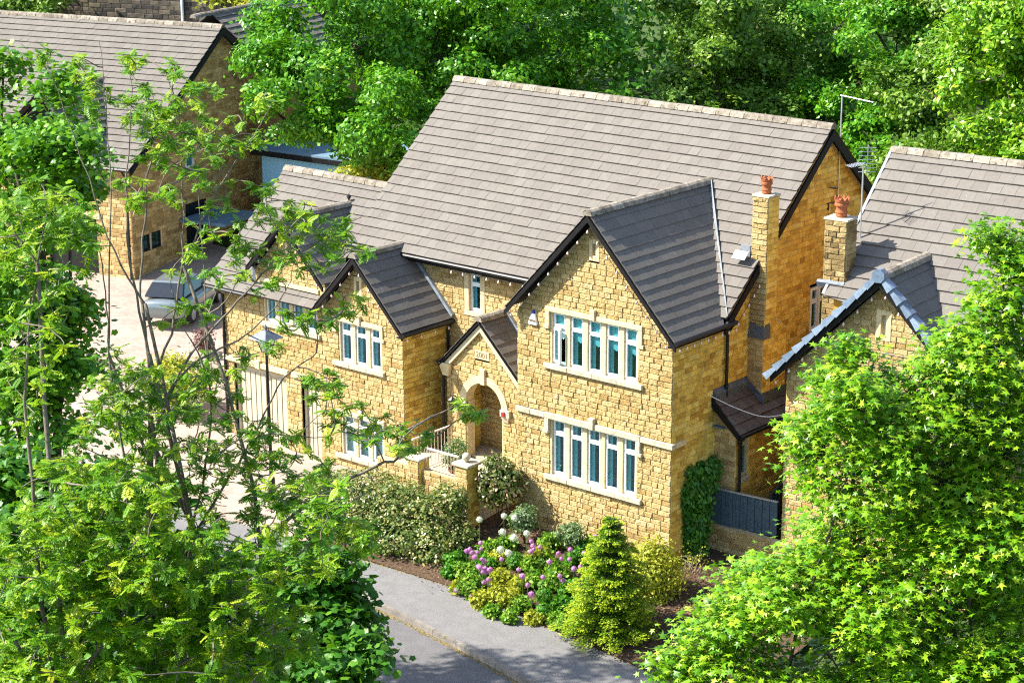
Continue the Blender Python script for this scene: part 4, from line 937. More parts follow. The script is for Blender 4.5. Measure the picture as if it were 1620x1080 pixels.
def tmpl_frond(n=5):
    V = []; F = []
    def leaflet(base, d, L, wd):
        d = np.array(d, float); d /= np.linalg.norm(d); s_ = np.array([-d[1], d[0], 0]); b = np.array(base)
        k = len(V); V.extend([b, b+d*L*.45+s_*wd+(0, 0, -.01), b+d*L+(0, 0, -.07), b+d*L*.45-s_*wd+(0, 0, -.01)]); F.append((k, k+1, k+2, k+3))
    for i in range(n):
        y = .22+.62*i/(n-1); z = -.22*y*y; L = .34-.03*abs(i-1.5)
        for sg in (-1, 1): leaflet((sg*.01, y, z), (sg*1.0, .62, 0), L, .095)
    leaflet((0, .88, -.17), (0, 1, 0), .30, .095)
    return np.array(V), np.array(F)
def tmpl_strap():
    V = [(-.05, 0, 0), (.05, 0, 0), (.06, .55, .02), (-.06, .55, .02), (0, 1, -.18)]; return np.array(V), [(0, 1, 2, 3), (3, 2, 4)]
def tmpl_star():
    o = [(0, .02), (.46, -.04), (.24, .24), (.62, .58), (.17, .50), (0, 1.05), (-.17, .50), (-.62, .58), (-.24, .24), (-.46, -.04)]
    V = [(0, .28, .0)]+[(x, y, -.12*abs(x)-.12*y*y) for x, y in o]
    return np.array(V), np.array([(0, i, i+1, (i+1) % 10+1) for i in range(1, 11, 2)])
PALM = tmpl_palm(); STAR = tmpl_star()
SYC, OVAL, HEX, FROND = tmpl_sycamore(), tmpl_oval(), tmpl_hex(), tmpl_frond()
def unit(v): return v/(np.linalg.norm(v, axis=-1, keepdims=True)+1e-9)
def leaves(name, P, Nn, size, tones, tm, mat, parent, tang=None, kind="stuff", n_obj=0):
    V, F = tm; F = np.array(F) if not isinstance(F, np.ndarray) else F
    n = len(P); Nn = unit(Nn)
    if tang is None: tang = rng.normal(size=(n, 3))
    T = unit(tang-Nn*np.sum(tang*Nn, 1, keepdims=True)); B = np.cross(T, Nn)
    size = np.asarray(size).reshape(-1, 1)*np.ones((n, 1))
    if n_obj:
        d = np.linalg.norm(P-CAM, axis=1); od = np.argsort(d); sel = od[:n_obj]; keep = od[n_obj:]
    else: sel = []; keep = np.arange(n)
    k = len(V); W = (P[keep][:, None, :]+size[keep][:, None, :]*(V[None, :, 0:1]*B[keep][:, None, :]+V[None, :, 1:2]*T[keep][:, None, :]+V[None, :, 2:3]*Nn[keep][:, None, :])).reshape(-1, 3)
    FF = (F[None]+(np.arange(len(keep))*k)[:, None, None]).reshape(-1, F.shape[1])
    o = obj(name, raw_mesh(name, W, FF, mat, np.repeat(tones[keep], k)), parent, kind)
    if len(sel):
        me = raw_mesh("leaf", V, F, mat)
        for i in sel:
            s = float(size[i, 0]); inst("leaf", me, o, mat4(B[i]*s, T[i]*s, Nn[i]*s, P[i]), tones[i])
    return o
def crown_pts(lobes, ncl, per, csize, shell=.45, gap=.0, gfreq=.8, up=.7, out=.5, rnd=.55, flat=.45, sub=0, subr=(.32, .5)):
    if sub:
        nl = []
        for c, r_ in lobes:
            r_ = np.array(r_ if hasattr(r_, '__len__') else (r_,)*3, float)
            for k in range(sub):
                d = rng.normal(size=3); d /= np.linalg.norm(d); q = rng.uniform(*subr); nl.append((np.array(c)+d*r_*rng.uniform(.55, .88), r_*q*np.array([1, 1, .75])))
        lobes = nl
    C = np.array([l[0] for l in lobes], float); Rr = np.array([l[1] if hasattr(l[1], '__len__') else (l[1],)*3 for l in lobes], float)
    wgt = (Rr.prod(1))**.56; pr = wgt/wgt.sum(); pts = []; outs = []
    tries = 0
    while len(pts) < ncl and tries < ncl*12:
        tries += 1; i = rng.choice(len(C), p=pr); d = rng.normal(size=3); d /= np.linalg.norm(d); rad = 1-shell*abs(rng.normal())*.6
        if rad < .1: continue
        p = C[i]+d*Rr[i]*rad
        q = np.sum(((p-C)/Rr)**2, 1); q[i] = 9
        if q.min() < .45 and rng.random() < .85: continue
        if gap and noise.noise(Vector(p*gfreq)) < gap-.5+.25*rng.random(): continue
        pts.append(p); outs.append(d/Rr[i])
    pts = np.array(pts); outs = unit(np.array(outs))
    P = np.repeat(pts, per, 0); O = np.repeat(outs, per, 0); ctone = np.repeat(rng.random(len(pts)), per)
    off = rng.normal(size=P.shape)*csize; off[:, 2] *= flat; off[:, 2] -= .35*csize*(np.hypot(off[:, 0], off[:, 1])/csize)**2*.3
    P = P+off
    Nn = np.array([0, 0, 1.0])*up+O*out+rng.normal(size=P.shape)*rnd
    tones = np.clip(.45*ctone+.55*rng.random(len(P)), 0, 1)
    return P, Nn, tones, pts
def limbs(m, a, b, r0, r1, seg=5, bend=.12, n=6):
    a = np.asarray(a, float); b = np.asarray(b, float); L = np.linalg.norm(b-a); pts = []; rr = []
    j1, j2 = rng.normal(size=3)*bend*L, rng.normal(size=3)*bend*L*.6
    for i in range(seg+1):
        t = i/seg; pts.append(a*(1-t)+b*t+j1*math.sin(math.pi*t)+j2*math.sin(2*math.pi*t)*.5); rr.append(r0*(1-t)+r1*t)
    m.tube(pts, rr, n, cap=False); return pts
def tree(name, base, lobes, label, ncl, per, csize, lsize, tm, lmat, bmat=BARKD, r0=.25, gap=.0, group=None, n_obj=0, twigs=120, sub=9, **kw):
    base = np.array(base, float); t = thing(name, base, label, "tree", group)
    C = np.array([l[0] for l in lobes], float); cen = C.mean(0)
    fork = base*.45+np.array([cen[0], cen[1], cen[2]-.3*(cen[2]-base[2])])*.55
    m = MB(); limbs(m, base-np.array([0, 0, .3]), fork, r0, r0*.6, 6, .03, 10); m.build("trunk", bmat, t, True)
    P, Nn, tones, pts = crown_pts(lobes, ncl, per, csize, gap=gap, sub=sub, **kw)
    m = MB(); ends = []
    for c in C: ends.append(limbs(m, fork, c, r0*.42, r0*.10, 6, .08, 6))
    allp = np.array([p for e in ends for p in e[2:]])
    for i in rng.choice(len(pts), min(twigs, len(pts)), replace=False):
        q = allp[np.argmin(np.sum((allp-pts[i])**2, 1))]; limbs(m, q, pts[i], r0*.07+.006, .006, 3, .1, 4)
    m.build("branches", bmat, t, True, kind="stuff")
    sz = lsize*rng.uniform(.65, 1.25, len(P))
    leaves("crown", P, Nn, sz, tones, tm, lmat, t, n_obj=n_obj)
    return t
def px_lobes(L, t0): return [(P3(x, y, t0+dt), r_*(t0+dt)/FPX) for (x, y, r_, dt) in L]
def shrub(name, c, r_, n, lsize, mat, label, cat="shrub", tm=HEX, stem=None, group=None, shell=.5, up=.35, out=.8, rnd=.5, bmat=BARKD, lob=6, csize=None, base_z=None):
    c = np.array(c, float); r_ = np.array(r_ if hasattr(r_, '__len__') else (r_, r_, r_), float); bz = base_z if base_z is not None else bedz(c[0], c[1])
    t = thing(name, (c[0], c[1], bz), label, cat, group)
    lb = [(c, r_*.8)]
    for k in range(lob):
        d = rng.normal(size=3); d /= np.linalg.norm(d); lb.append((c+d*r_*.5, r_*rng.uniform(.38, .55)))
    P, Nn, tones, pts = crown_pts(lb, max(6, n//8), 8, csize or float(r_.mean())*.16, shell=shell, up=up, out=out, rnd=rnd, flat=.8)
    P[:, 2] = np.maximum(P[:, 2], bz+.02)
    m = MB()
    if stem: limbs(m, (c[0], c[1], bz), c, stem, stem*.8, 4, .02, 8)
    else:
        for k in range(5): limbs(m, (c[0]+rng.normal()*.04, c[1]+rng.normal()*.04, bz), c+rng.normal(size=3)*r_*.5, .018, .006, 3, .08, 5)
    m.build("stem", bmat, t, True)
    leaves("foliage", P, Nn, lsize*rng.uniform(.6, 1.3, len(P)), tones, tm, mat, t)
    return t

# ================================================================== terrace, piers, railings
TZ = .72
structure(MB().box((-9.2, -.78, -.6), (-5.8, 1.29, TZ)).build("terrace", ASHGREY))
gw = thing("garden_wall", (-7.2, -.9, -.5), "low stone terrace wall with cream railing below the arched porch", "wall"); GW = Walls()
MB().box((-9.2, -.98, -.6), (-6.2, -.79, 1.06)).box((-6.22, -1.11, -.6), (-5.78, -.69, 1.52)).box((-7.97, -1.09, -.6), (-7.55, -.69, 1.3)).build("wall_core", MORTAR, gw)
GW.wall(gw, 'x', -.985, -1, lambda z: (-7.55, -6.22), -.6, 1.05, [], proud=.03)
GW.wall(gw, 'x', -.985, -1, lambda z: (-9.2, -7.97), -.6, 1.05, [], proud=.03, keep=False)
GW.wall(gw, 'x', -1.115, -1, lambda z: (-6.22, -5.78), -.6, 1.5, [], proud=.035, lens=(.2, .24, .44))
GW.wall(gw, 'y', -5.775, 1, lambda z: (-1.11, -.69), -.6, 1.5, [], flat=True, proud=.015, lens=(.2, .42), mat=STONE_SIDE)
GW.wall(gw, 'x', -1.095, -1, lambda z: (-7.97, -7.55), -.6, 1.28, [], proud=.03, lens=(.2, .42), keep=False)
GW.wall(gw, 'y', -7.545, 1, lambda z: (-1.09, -.69), -.6, 1.28, [], flat=True, proud=.015, lens=(.2, .4), mat=STONE_SIDE, keep=False)
MB().box((-6.29, -1.18, 1.52), (-5.71, -.62, 1.60)).box((-8.02, -1.14, 1.3), (-7.5, -.64, 1.37)).build("pier_cap", ASHGREY, gw, bevel=.015)
m = MB(); th = np.linspace(-math.pi/2, math.pi/2, 9); m.lathe([(.05, -.13)]+[(.115*math.cos(a)+.002, .115*math.sin(a)) for a in th[1:-1]]+[(.005, .115)], (-6.0, -.9, 1.74), 16); m.build("ball_finial", ASHGREY, gw, True)
GW.finish(gw, 120)
def railing(a, b, z0a, z1a, z0b, z1b, n, label):
    t = thing("railing", (*a, z0a), label, "railing"); a = np.array(a); b = np.array(b)
    MB().bar((*a, z1a), (*b, z1b), (0, .025, 0) if abs(a[0]-b[0]) > abs(a[1]-b[1]) else (.025, 0, 0), (0, 0, .02)).build("top_rail", IRON, t)
    MB().bar((*a, z0a+.06), (*b, z0b+.06), (0, .012, 0) if abs(a[0]-b[0]) > abs(a[1]-b[1]) else (.012, 0, 0), (0, 0, .012)).build("bottom_rail", IRON, t)
    for k in range(n):
        s_ = (k+.5)/n; p = a*(1-s_)+b*s_; MB().tube([(*p, z0a*(1-s_)+z0b*s_+.06), (*p, z1a*(1-s_)+z1b*s_)], .011, 5).build("baluster", IRON, t)
railing((-7.5, -.88), (-6.3, -.88), 1.05, 1.66, 1.05, 1.66, 11, "cream iron railing between the two terrace piers")
railing((-8.1, -.75), (-8.1, .9), TZ, 1.72, TZ, 1.72, 12, "cream iron railing beside the steps left of the potted olive")

# ================================================================== side fence and ivy
fw_ = thing("garden_wall", (.9, 1.9, -.5), "low stone wall under the blue-grey side fence", "wall"); FWs = Walls()
MB().box((.02, 1.62, -.6), (2.4, 1.80, .62)).build("wall_core", MORTAR, fw_)
FWs.wall(fw_, 'x', 1.615, -1, lambda z: (.02, 2.4), -.6, .62, [], proud=.03, lens=(.3, .4, .5)); FWs.finish(fw_, 100)
fe = thing("fence", (.9, 1.7, .64), "blue-grey vertical board fence between the two houses", "fence")
fa, fb = np.array([.06, 1.68]), np.array([1.95, 1.86])
for k in range(18):
    a = fa+(fb-fa)*k/18; b = fa+(fb-fa)*(k+.9)/18; n_ = np.array([.09, -1.0])*.02*(1 if k % 2 else .1)
    MB().hexa([(*(a-n_+(0, .012)), .64), (*(b-n_+(0, .012)), .64), (*(b+n_), .64), (*(a+n_), .64)], [(*(a-n_+(0, .012)), 1.56), (*(b-n_+(0, .012)), 1.56), (*(b+n_), 1.56), (*(a+n_), 1.56)]).build("fence_board", FENCE, fe)
MB().bar((*fa, 1.58), (*fb, 1.58), (0, .035, 0), (0, 0, .015)).build("capping_rail", METAL, fe)
fe2 = thing("fence", (1.6, 3.2, .3), "small dark fence panel under the side bay window", "fence")
for k in range(8): MB().box((1.25, 2.6+k*.16, .3), (1.28, 2.6+k*.16+.15, 1.45+k*.05)).build("fence_board", FENCE, fe2)
iv = thing("ivy", (.1, 1.0, -.3), "dark green ivy climbing the side wall beside the fence", "ivy")
n = 5200; y_ = rng.normal(1.0, .38, n); z_ = rng.uniform(-.35, 2.45, n); wd = np.interp(z_, [-.35, .3, 1.0, 1.7, 2.45], [.28, .38, .42, .60, .55])
cy = np.interp(z_, [-.35, .5, 1.5, 2.45], [.85, .95, 1.0, 1.2]); y_ = cy+np.clip((y_-1.0)/.38, -1.7, 1.7)*wd*.62; x_ = .04+np.abs(rng.normal(0, .13, n))
ok = np.array([noise.noise(Vector((0, yy*2.2, zz*2.2))) > -.42+.2*(zz > 2.0) for yy, zz in zip(y_, z_)])
P = np.stack([x_, y_, z_], 1)[ok]; leaves("foliage", P, np.array([.7, -.1, .35])+rng.normal(size=P.shape)*.5, .125*rng.uniform(.6, 1.3, len(P)), np.clip(rng.normal(.5, .25, len(P)), 0, 1), HEX, L_IVY, iv, tang=np.array([0, 0, -1.0])+rng.normal(size=P.shape)*.5)
m = MB()
for k in range(6): limbs(m, (.05, .7+.12*k, -.4), (.08, .5+.25*k, 1.2+.2*k), .02, .006, 5, .05, 5)
m.build("stem", BARKD, iv)

# ================================================================== garden plants
def Wy(px, py, Y): return PP(px, py, Y=Y)
def Wz(px, py, h):
    z = -.2
    for _ in range(6):
        p = PP(px, py, Z=z+h); z = bedz(p[0], p[1])
    return PP(px, py, Z=z+h)
hd = thing("laurel_hedge", (-6.9, -2.2, -.5), "dense laurel hedge with tan-tipped leaves below the terrace wall", "hedge")
lb = [((-6.3, -2.0, .35), (.75, .75, .55)), ((-7.4, -2.1, .45), (.9, .9, .6)), ((-8.5, -2.1, .5), (.9, .9, .62)), ((-5.75, -2.35, -.05), (.55, .6, .42)), ((-6.8, -2.85, -.08), (1.0, .72, .46)), ((-8.2, -2.85, .0), (1.1, .8, .5)), ((-5.6, -2.75, -.22), (.5, .5, .34)), ((-9.4, -2.3, .35), (.8, .8, .6)), ((-5.5, -1.8, -.1), (.45, .5, .4)), ((-6.1, -1.5, .75), (.5, .35, .3))]
P, Nn, tones, pts = crown_pts(lb, 2000, 10, .09, shell=.3, up=.6, out=.7, rnd=.5, flat=.8); P[:, 2] = np.maximum(P[:, 2], -.5)
leaves("foliage", P, Nn, .095*rng.uniform(.6, 1.25, len(P)), tones, HEX, L_HEDGE, hd)
m = MB()
for k in range(14): limbs(m, (-9.2+k*.29, -2.2, -.5), (-9.2+k*.29, -2.1+rng.normal()*.2, .4), .03, .012, 3, .06, 5)
m.build("stem", BARKD, hd)
shrub("photinia", Wy(790, 757, -.55), (.70, .55, .78), 3200, .11, L_RED, "rounded shrub with red-tipped leaves between the stone pier and the right gable", tm=HEX)
shrub("bay_tree", Wy(829, 822, -.9), (.42, .40, .40), 1700, .085, L_SOFT, "small standard tree with grey-green ball head against the front wall", "tree", stem=.04)
shrub("lavender_bush", Wz(905, 845, .5), (.42, .38, .38), 1300, .075, L_SOFT, "loose grey-green bush under the right end of the ground-floor window")
shrub("golden_shrub", Wz(1036, 903, .6), (.86, .72, .80), 7500, .08, L_YEL, "golden yellow shrub beside the conifer near the house corner", lob=9)
shrub("box_ball", Wz(815, 886, .25), .24, 1300, .05, L_BOX, "neat dark green clipped ball among the purple alliums", lob=0, shell=.12)
shrub("box_ball", Wz(862, 942, .28), .23, 1200, .05, L_BOX, "upper dark green clipped ball left of the conifer", lob=0, shell=.12)
shrub("box_ball", Wz(860, 966, .2), .22, 1200, .05, L_BOX, "lower dark green clipped ball left of the conifer", lob=0, shell=.12)
shrub("spindle_bush", Wz(798, 940, .3), (.42, .36, .34), 1500, .085, L_YEL, "round yellow-green variegated bush by the pavement edge")
shrub("spindle_bush", Wz(896, 986, .22), (.34, .3, .28), 1300, .07, L_BED, "pale variegated low bush at the foot of the conifer")
clumps = [(742, 925, .34, "left front of the flower bed"), (768, 893, .32, "beyond the laurel hedge's end"), (850, 878, .36, "behind the clipped ball"), (882, 905, .36, "in the middle of the flower bed"), (845, 915, .30, "between the clipped balls"), (905, 935, .32, "against the conifer's left side"), (762, 948, .26, "spilling over the pavement edge"), (735, 900, .28, "nearest the laurel hedge"), (828, 955, .28, "at the middle of the bed's front edge"), (912, 888, .34, "behind the conifer's left side"), (792, 912, .30, "right behind the variegated bush"), (872, 858, .30, "under the ground-floor window"), (765, 868, .30, "below the white alliums"), (720, 885, .26, "in shade at the hedge's foot"),
          (785, 885, .28, "left of the clipped ball"), (840, 895, .26, "right of the clipped ball"), (870, 925, .26, "above the twin clipped balls"), (890, 955, .26, "between the twin balls and the conifer"), (820, 925, .26, "in front of the clipped ball"), (750, 905, .26, "amid the leftmost alliums"), (800, 860, .28, "under the standard tree"), (930, 865, .30, "below the loose grey-green bush"), (845, 975, .22, "on the bed edge below the twin balls"), (780, 965, .2, "on the bed edge below the variegated bush"), (860, 885, .3, "behind the bed's centre"), (712, 903, .22, "squeezed between hedge and pavement"), (728, 928, .22, "at the bed's far left tip"), (805, 975, .18, "on the pavement edge below the middle alliums"), (880, 980, .2, "just left of the pale low bush")]
for i, (px, py, r_, lab) in enumerate(clumps):
    shrub("perennial", Wz(px, py, r_*.6), (r_*1.12, r_*1.12, r_*.85), 900, .10, (L_BED, L_BOX, L_YEL, L_BED)[i % 4], ("leafy green", "dark green", "yellow-green", "bright leafy")[i % 4]+" perennial clump "+lab, "plant", group="perennials in the flower bed", up=.5, out=.6, rnd=.7)
# conifer
cb = PP(965, 1000, Z=-.45); ctop = PP(968, 815, Y=float(cb[1]))[2]; Hc = ctop-cb[2]
cf = thing("conifer", cb, "golden green conifer with layered branches in the front bed", "tree")
m = MB(); m.tube([cb-np.array([0, 0, .1]), cb+np.array([0, 0, Hc*.5]), cb+np.array([0, 0, Hc*.97])], [.07, .04, .008], 8); m.build("trunk", BARKD, cf, True)
Pc = []; Nc = []; Tc = []; tc = []; mb2 = MB()
for k in range(13):
    z = .05+.91*(k/12)**.95; Rk = 1.24*(1-z)**.70+.05; nbv = int(10+Rk*13); a0 = rng.random()*6.28
    for b in range(nbv):
        a = a0+6.283*b/nbv+rng.normal()*.12; L = Rk*rng.uniform(.6, 1.15); d = np.array([math.cos(a), math.sin(a), 0]); st = cb+np.array([0, 0, Hc*(z+rng.normal()*.007)]); droop = -.10
        mb2.tube([st, st+d*L*.6+np.array([0, 0, .06*L]), st+d*L+np.array([0, 0, droop*L*.3])], [.012, .007, .003], 4, cap=False)
        nn = int(40+190*L); s_ = rng.random(nn)**.7; side = rng.normal(size=nn)*.13*L*(1.15-s_*.7); perp = np.array([-d[1], d[0], 0])
        p = st+d*(L*s_)[:, None]+perp*side[:, None]+np.array([0, 0, 1.0])*(.16*L*s_*(1-s_)+droop*.3*L*s_*s_+rng.normal(size=nn)*.018)[:, None]
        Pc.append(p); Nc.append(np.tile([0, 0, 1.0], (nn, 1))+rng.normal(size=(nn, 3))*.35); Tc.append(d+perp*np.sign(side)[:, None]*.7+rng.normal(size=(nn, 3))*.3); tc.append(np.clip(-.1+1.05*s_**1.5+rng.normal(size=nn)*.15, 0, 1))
mb2.build("branches", BARKD, cf)
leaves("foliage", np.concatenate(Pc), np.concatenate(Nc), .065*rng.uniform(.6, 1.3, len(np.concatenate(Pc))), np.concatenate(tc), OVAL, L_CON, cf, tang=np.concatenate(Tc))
# potted olive
po = Wy(720, 700, -.35); po[2] = TZ; pt = thing("plant_pot", po, "terracotta plant pot on the terrace under the olive", "pot"); MB().lathe([(.13, 0), (.17, .28), (.20, .30), (.20, .36), (.17, .36), (.16, .30)], po, 14).build("pot", TERRA, pt)
shrub("olive_bush", (po[0], po[1], TZ+.85), (.42, .40, .46), 1200, .075, L_SOFT, "silvery olive bush in a pot on the terrace", tm=OVAL, base_z=TZ+.3)
# twiggy rose by the corner
ro_ = thing("rose_bush", PP(1095, 905, Z=-.1), "sparse twiggy rose beside the house corner", "shrub"); rb = np.array(ro_.location); m = MB(); ep = []
for k in range(16): e = rb+np.array([rng.normal()*.35, rng.normal()*.25, rng.uniform(.2, .55)]); limbs(m, rb-np.array([0, 0, .2]), e, .012, .004, 4, .15, 4); ep.append(e)
m.build("stem", plain("pale_twig", (.34, .27, .18), .9), ro_); P = np.repeat(np.array(ep), 14, 0)+rng.normal(size=(16*14, 3))*.12
leaves("foliage", P, rng.normal(size=P.shape)+np.array([0, 0, .8]), .06*rng.uniform(.6, 1.3, len(P)), rng.random(len(P)), HEX, L_YEL, ro_)
# alliums
def allium_parts(mat):
    d = []; i_ = 0
    for k in range(90):
        z = 1-2*(k+.5)/90; a = k*2.39996; d.append((math.sqrt(1-z*z)*math.cos(a), math.sqrt(1-z*z)*math.sin(a), z))
    d = np.array(d); V, F = tmpl_oval(); T = np.cross(d, np.random.default_rng(3).normal(size=d.shape)); T = unit(T); B = np.cross(T, d)
    W = []; FF = []; tn = []
    for k in range(90):
        c = d[k]*rng.uniform(.78, 1.05); s_ = .42; q = len(W)
        W += [c-T[k]*s_*.5-B[k]*s_*.2, c+B[k]*s_*.35, c+T[k]*s_*.5, c-B[k]*s_*.35]; W.append(np.zeros(3)); FF += [(q, q+1, q+2, q+3)]; tn += [rng.random()]*5
    m = MB(); m.lathe([(.02, -.72), (.5, -.5), (.7, 0), (.5, .5), (.02, .72)], (0, 0, 0), 8); q = len(W); W += [np.array(v) for v in m.v]; FF += [tuple(i+q for i in f) for f in m.f]; tn += [.1]*len(m.v)
    return raw_mesh("flower_head", np.array(W), FF, mat, tn)
AP, AW = allium_parts(F_PUR), allium_parts(F_WHI)
stem_me = raw_mesh("stem", *(lambda m: (m.v, m.f))(MB().tube([(0, 0, 0), (.01, 0, .5), (0, 0, 1)], [.9, .7, .6], 5)), STEM)
pur = [(492, 537), (450, 560), (437, 568), (458, 575), (480, 573), (494, 560), (470, 592), (497, 600), (508, 609), (490, 632), (510, 637), (522, 680), (505, 690), (452, 687), (466, 692), (400, 720), (457, 742), (495, 727), (574, 600), (690, 530), (722, 553), (696, 548), (688, 570), (699, 561), (655, 665), (675, 700), (735, 670), (800, 665), (840, 562), (838, 600), (806, 598), (795, 577), (895, 575), (940, 513), (880, 630), (768, 832), (690, 735), (813, 683), (516, 650), (483, 628), (855, 637), (530, 640), (500, 650), (760, 610), (640, 640)]
whi = [(488, 446), (583, 432), (625, 440), (578, 495), (622, 517), (672, 500), (570, 562), (600, 576)]
for lst, me, gname, lab, rr in ((pur, AP, "purple alliums in the flower bed", "purple globe allium on a green stem in the front flower bed", .072), (whi, AW, "white alliums in the flower bed", "white globe allium on a tall stem in front of the small standard tree", .10)):
    for (zx, zy) in lst:
        px, py = 560+zx*.407, 640+zy*.407; Y = -.85-max(0, (py-838))/104*2.55; hp = PP(px, py, Y=Y); bz = bedz(hp[0], hp[1])
        hh = rng.uniform(.5, .75) if me is AP else .85; hp = Wz(px, py, hh)
        while hh > .16 and hp[1] < float(np.interp(hp[0], [-30, -6.6, -4, -1.1, 2, 6], [-4.6, -3.67, -3.58, -3.88, -4.28, -5.1]))+.1: hh -= .06; hp = Wz(px, py, hh)
        bz = bedz(hp[0], hp[1])
        zone = ("left of the clipped ball, near the hedge end" if px < 800 else "behind and right of the clipped ball" if py < 895 else "at the front of the bed left of the conifer")
        t = thing("allium", (hp[0], hp[1], bz), ("purple globe allium "+zone) if me is AP else lab, "flower", gname); h_ = hp[2]-bz; s_ = rr*rng.uniform(.72, 1.12)
        a = bpy.data.objects.new("stem", stem_me); col.objects.link(a); a.parent = t; a.scale = (.011, .011, h_)
        b = bpy.data.objects.new("flower_head", me); col.objects.link(b); b.parent = t; b.location = (0, 0, h_); b.scale = (s_,)*3; b.rotation_euler = (0, 0, rng.random()*6)
# shrubs on the drive
shrub("golden_bush", PP(275, 600, Z=.9), (1.3, 1.0, .9), 4200, .11, L_YEL, "yellow-leaved bush at the drive beside the garage", base_z=-.2)
shrub("purple_bush", PP(322, 535, Z=.8), (.5, .4, .45), 1000, .09, L_PUR, "purple-leaved bush on the drive near the silver car", base_z=-.1)
shrub("golden_tree", PP(592, 278, Z=4.6), (1.5, 1.2, 1.0), 4500, .15, L_YEL, "yellow-green shrub between the annexe and the main roof", base_z=1.0, lob=9)

# ================================================================== lamp post
lx, ly = -12.4, -2.0; lz = gz(lx, ly)
lp = thing("lamp_post", (lx, ly, lz), "black lamp post with a four-sided lantern in front of the garage", "lamp post")
MB().lathe([(.10, 0), (.10, .5), (.065, .6), (.05, 1.0), (.042, 3.6-lz), (.06, 3.62-lz), (.03, 3.7-lz)], (lx, ly, lz), 12).build("post", BLACK, lp, True)
fm = MB()
for sx in (-1, 1):
    for sy in (-1, 1): fm.tube([(lx+sx*.10, ly+sy*.10, 3.70), (lx+sx*.20, ly+sy*.20, 4.10)], .012, 5)
lt = fm.build("lantern_frame", BLACK, lp)
MB().hexa([(lx-.095, ly-.095, 3.71), (lx+.095, ly-.095, 3.71), (lx+.095, ly+.095, 3.71), (lx-.095, ly+.095, 3.71)], [(lx-.19, ly-.19, 4.09), (lx+.19, ly-.19, 4.09), (lx+.19, ly+.19, 4.09), (lx-.19, ly+.19, 4.09)]).build("pane", GLASS, lt)
MB().hexa([(lx-.36, ly-.36, 4.08), (lx+.36, ly-.36, 4.08), (lx+.36, ly+.36, 4.08), (lx-.36, ly+.36, 4.08)], [(lx-.06, ly-.06, 4.30), (lx+.06, ly-.06, 4.30), (lx+.06, ly+.06, 4.30), (lx-.06, ly+.06, 4.30)]).lathe([(.05, 0), (.03, .05), (.05, .09), (.005, .18)], (lx, ly, 4.29), 8).build("lantern_roof", LEADD, lt)

# ================================================================== car
cp = PP(292, 508, Z=.15); cp[2] = gz(cp[0], cp[1])+.012
car = thing("car", cp, "silver hatchback parked on the drive behind the bare stems", "car"); ca = R(-62); CF = Frame(cp, ca)
prof = [(-2.05, .30, .55, .78), (-1.95, .22, .80, .84), (-1.2, .20, .95, .86), (-.55, .20, 1.02, .87), (.4, .20, 1.0, .87), (1.5, .20, 1.0, .86), (2.0, .25, .95, .82), (2.1, .32, .75, .76)]
V = []; F = []
for x, z0, z1, hw in prof:
    V += [(x, -hw*.96, z0), (x, -hw, z0+.2), (x, -hw, (z0+z1)/2+.1), (x, -hw*.88, z1), (x, hw*.88, z1), (x, hw, (z0+z1)/2+.1), (x, hw, z0+.2), (x, hw*.96, z0)]
for i in range(len(prof)-1):
    for k in range(8): F.append((i*8+k, i*8+(k+1) % 8, (i+1)*8+(k+1) % 8, (i+1)*8+k))
F += [tuple(range(7, -1, -1)), tuple((len(prof)-1)*8+k for k in range(8))]
b = MB(CF); b.add(V, F); bo = b.build("body", CARP, car, True); md = bo.modifiers.new("s", 'SUBSURF'); md.levels = 2; md.render_levels = 2
b = MB(CF); b.hexa([(-.75, -.74, 1.0), (1.85, -.74, .98), (1.85, .74, .98), (-.75, .74, 1.0)], [(.05, -.60, 1.44), (1.35, -.60, 1.42), (1.35, .60, 1.42), (.05, .60, 1.44)]); b.build("window_glass", CARG, car, bevel=.04)
MB(CF).hexa([(.0, -.61, 1.42), (1.38, -.61, 1.40), (1.38, .61, 1.40), (.0, .61, 1.42)], [(.12, -.52, 1.48), (1.28, -.52, 1.46), (1.28, .52, 1.46), (.12, .52, 1.48)]).build("roof_panel", CARP, car, bevel=.02)
for sg in (-1, 1):
    MB(CF).hexa([(-2.06, sg*.45, .62), (-2.06, sg*.72, .62), (-1.85, sg*.80, .62), (-1.85, sg*.45, .62)], [(-1.98, sg*.45, .78), (-1.96, sg*.72, .80), (-1.70, sg*.82, .82), (-1.70, sg*.45, .80)]).build("headlight", LAMPG, car, bevel=.02)
    MB(CF).box((-.55, sg*.86-.09, 1.0), (-.40, sg*.86+.09, 1.12)).build("wing_mirror", CARP, car, bevel=.03)
    for x in (-1.3, 1.35):
        wo = MB(CF).tube([(x, sg*.70, .31), (x, sg*.89, .31)], .31, 20).build("wheel", RUBBER, car); MB(CF).tube([(x, sg*.88, .31), (x, sg*.905, .31)], .20, 14).build("rim", METAL, wo)
MB(CF).box((-2.10, -.5, .40), (-2.02, .5, .56)).build("grille", BLACK, car); MB(CF).box((-2.115, -.26, .42), (-2.10, .26, .53)).build("number_plate", UPVC, car)

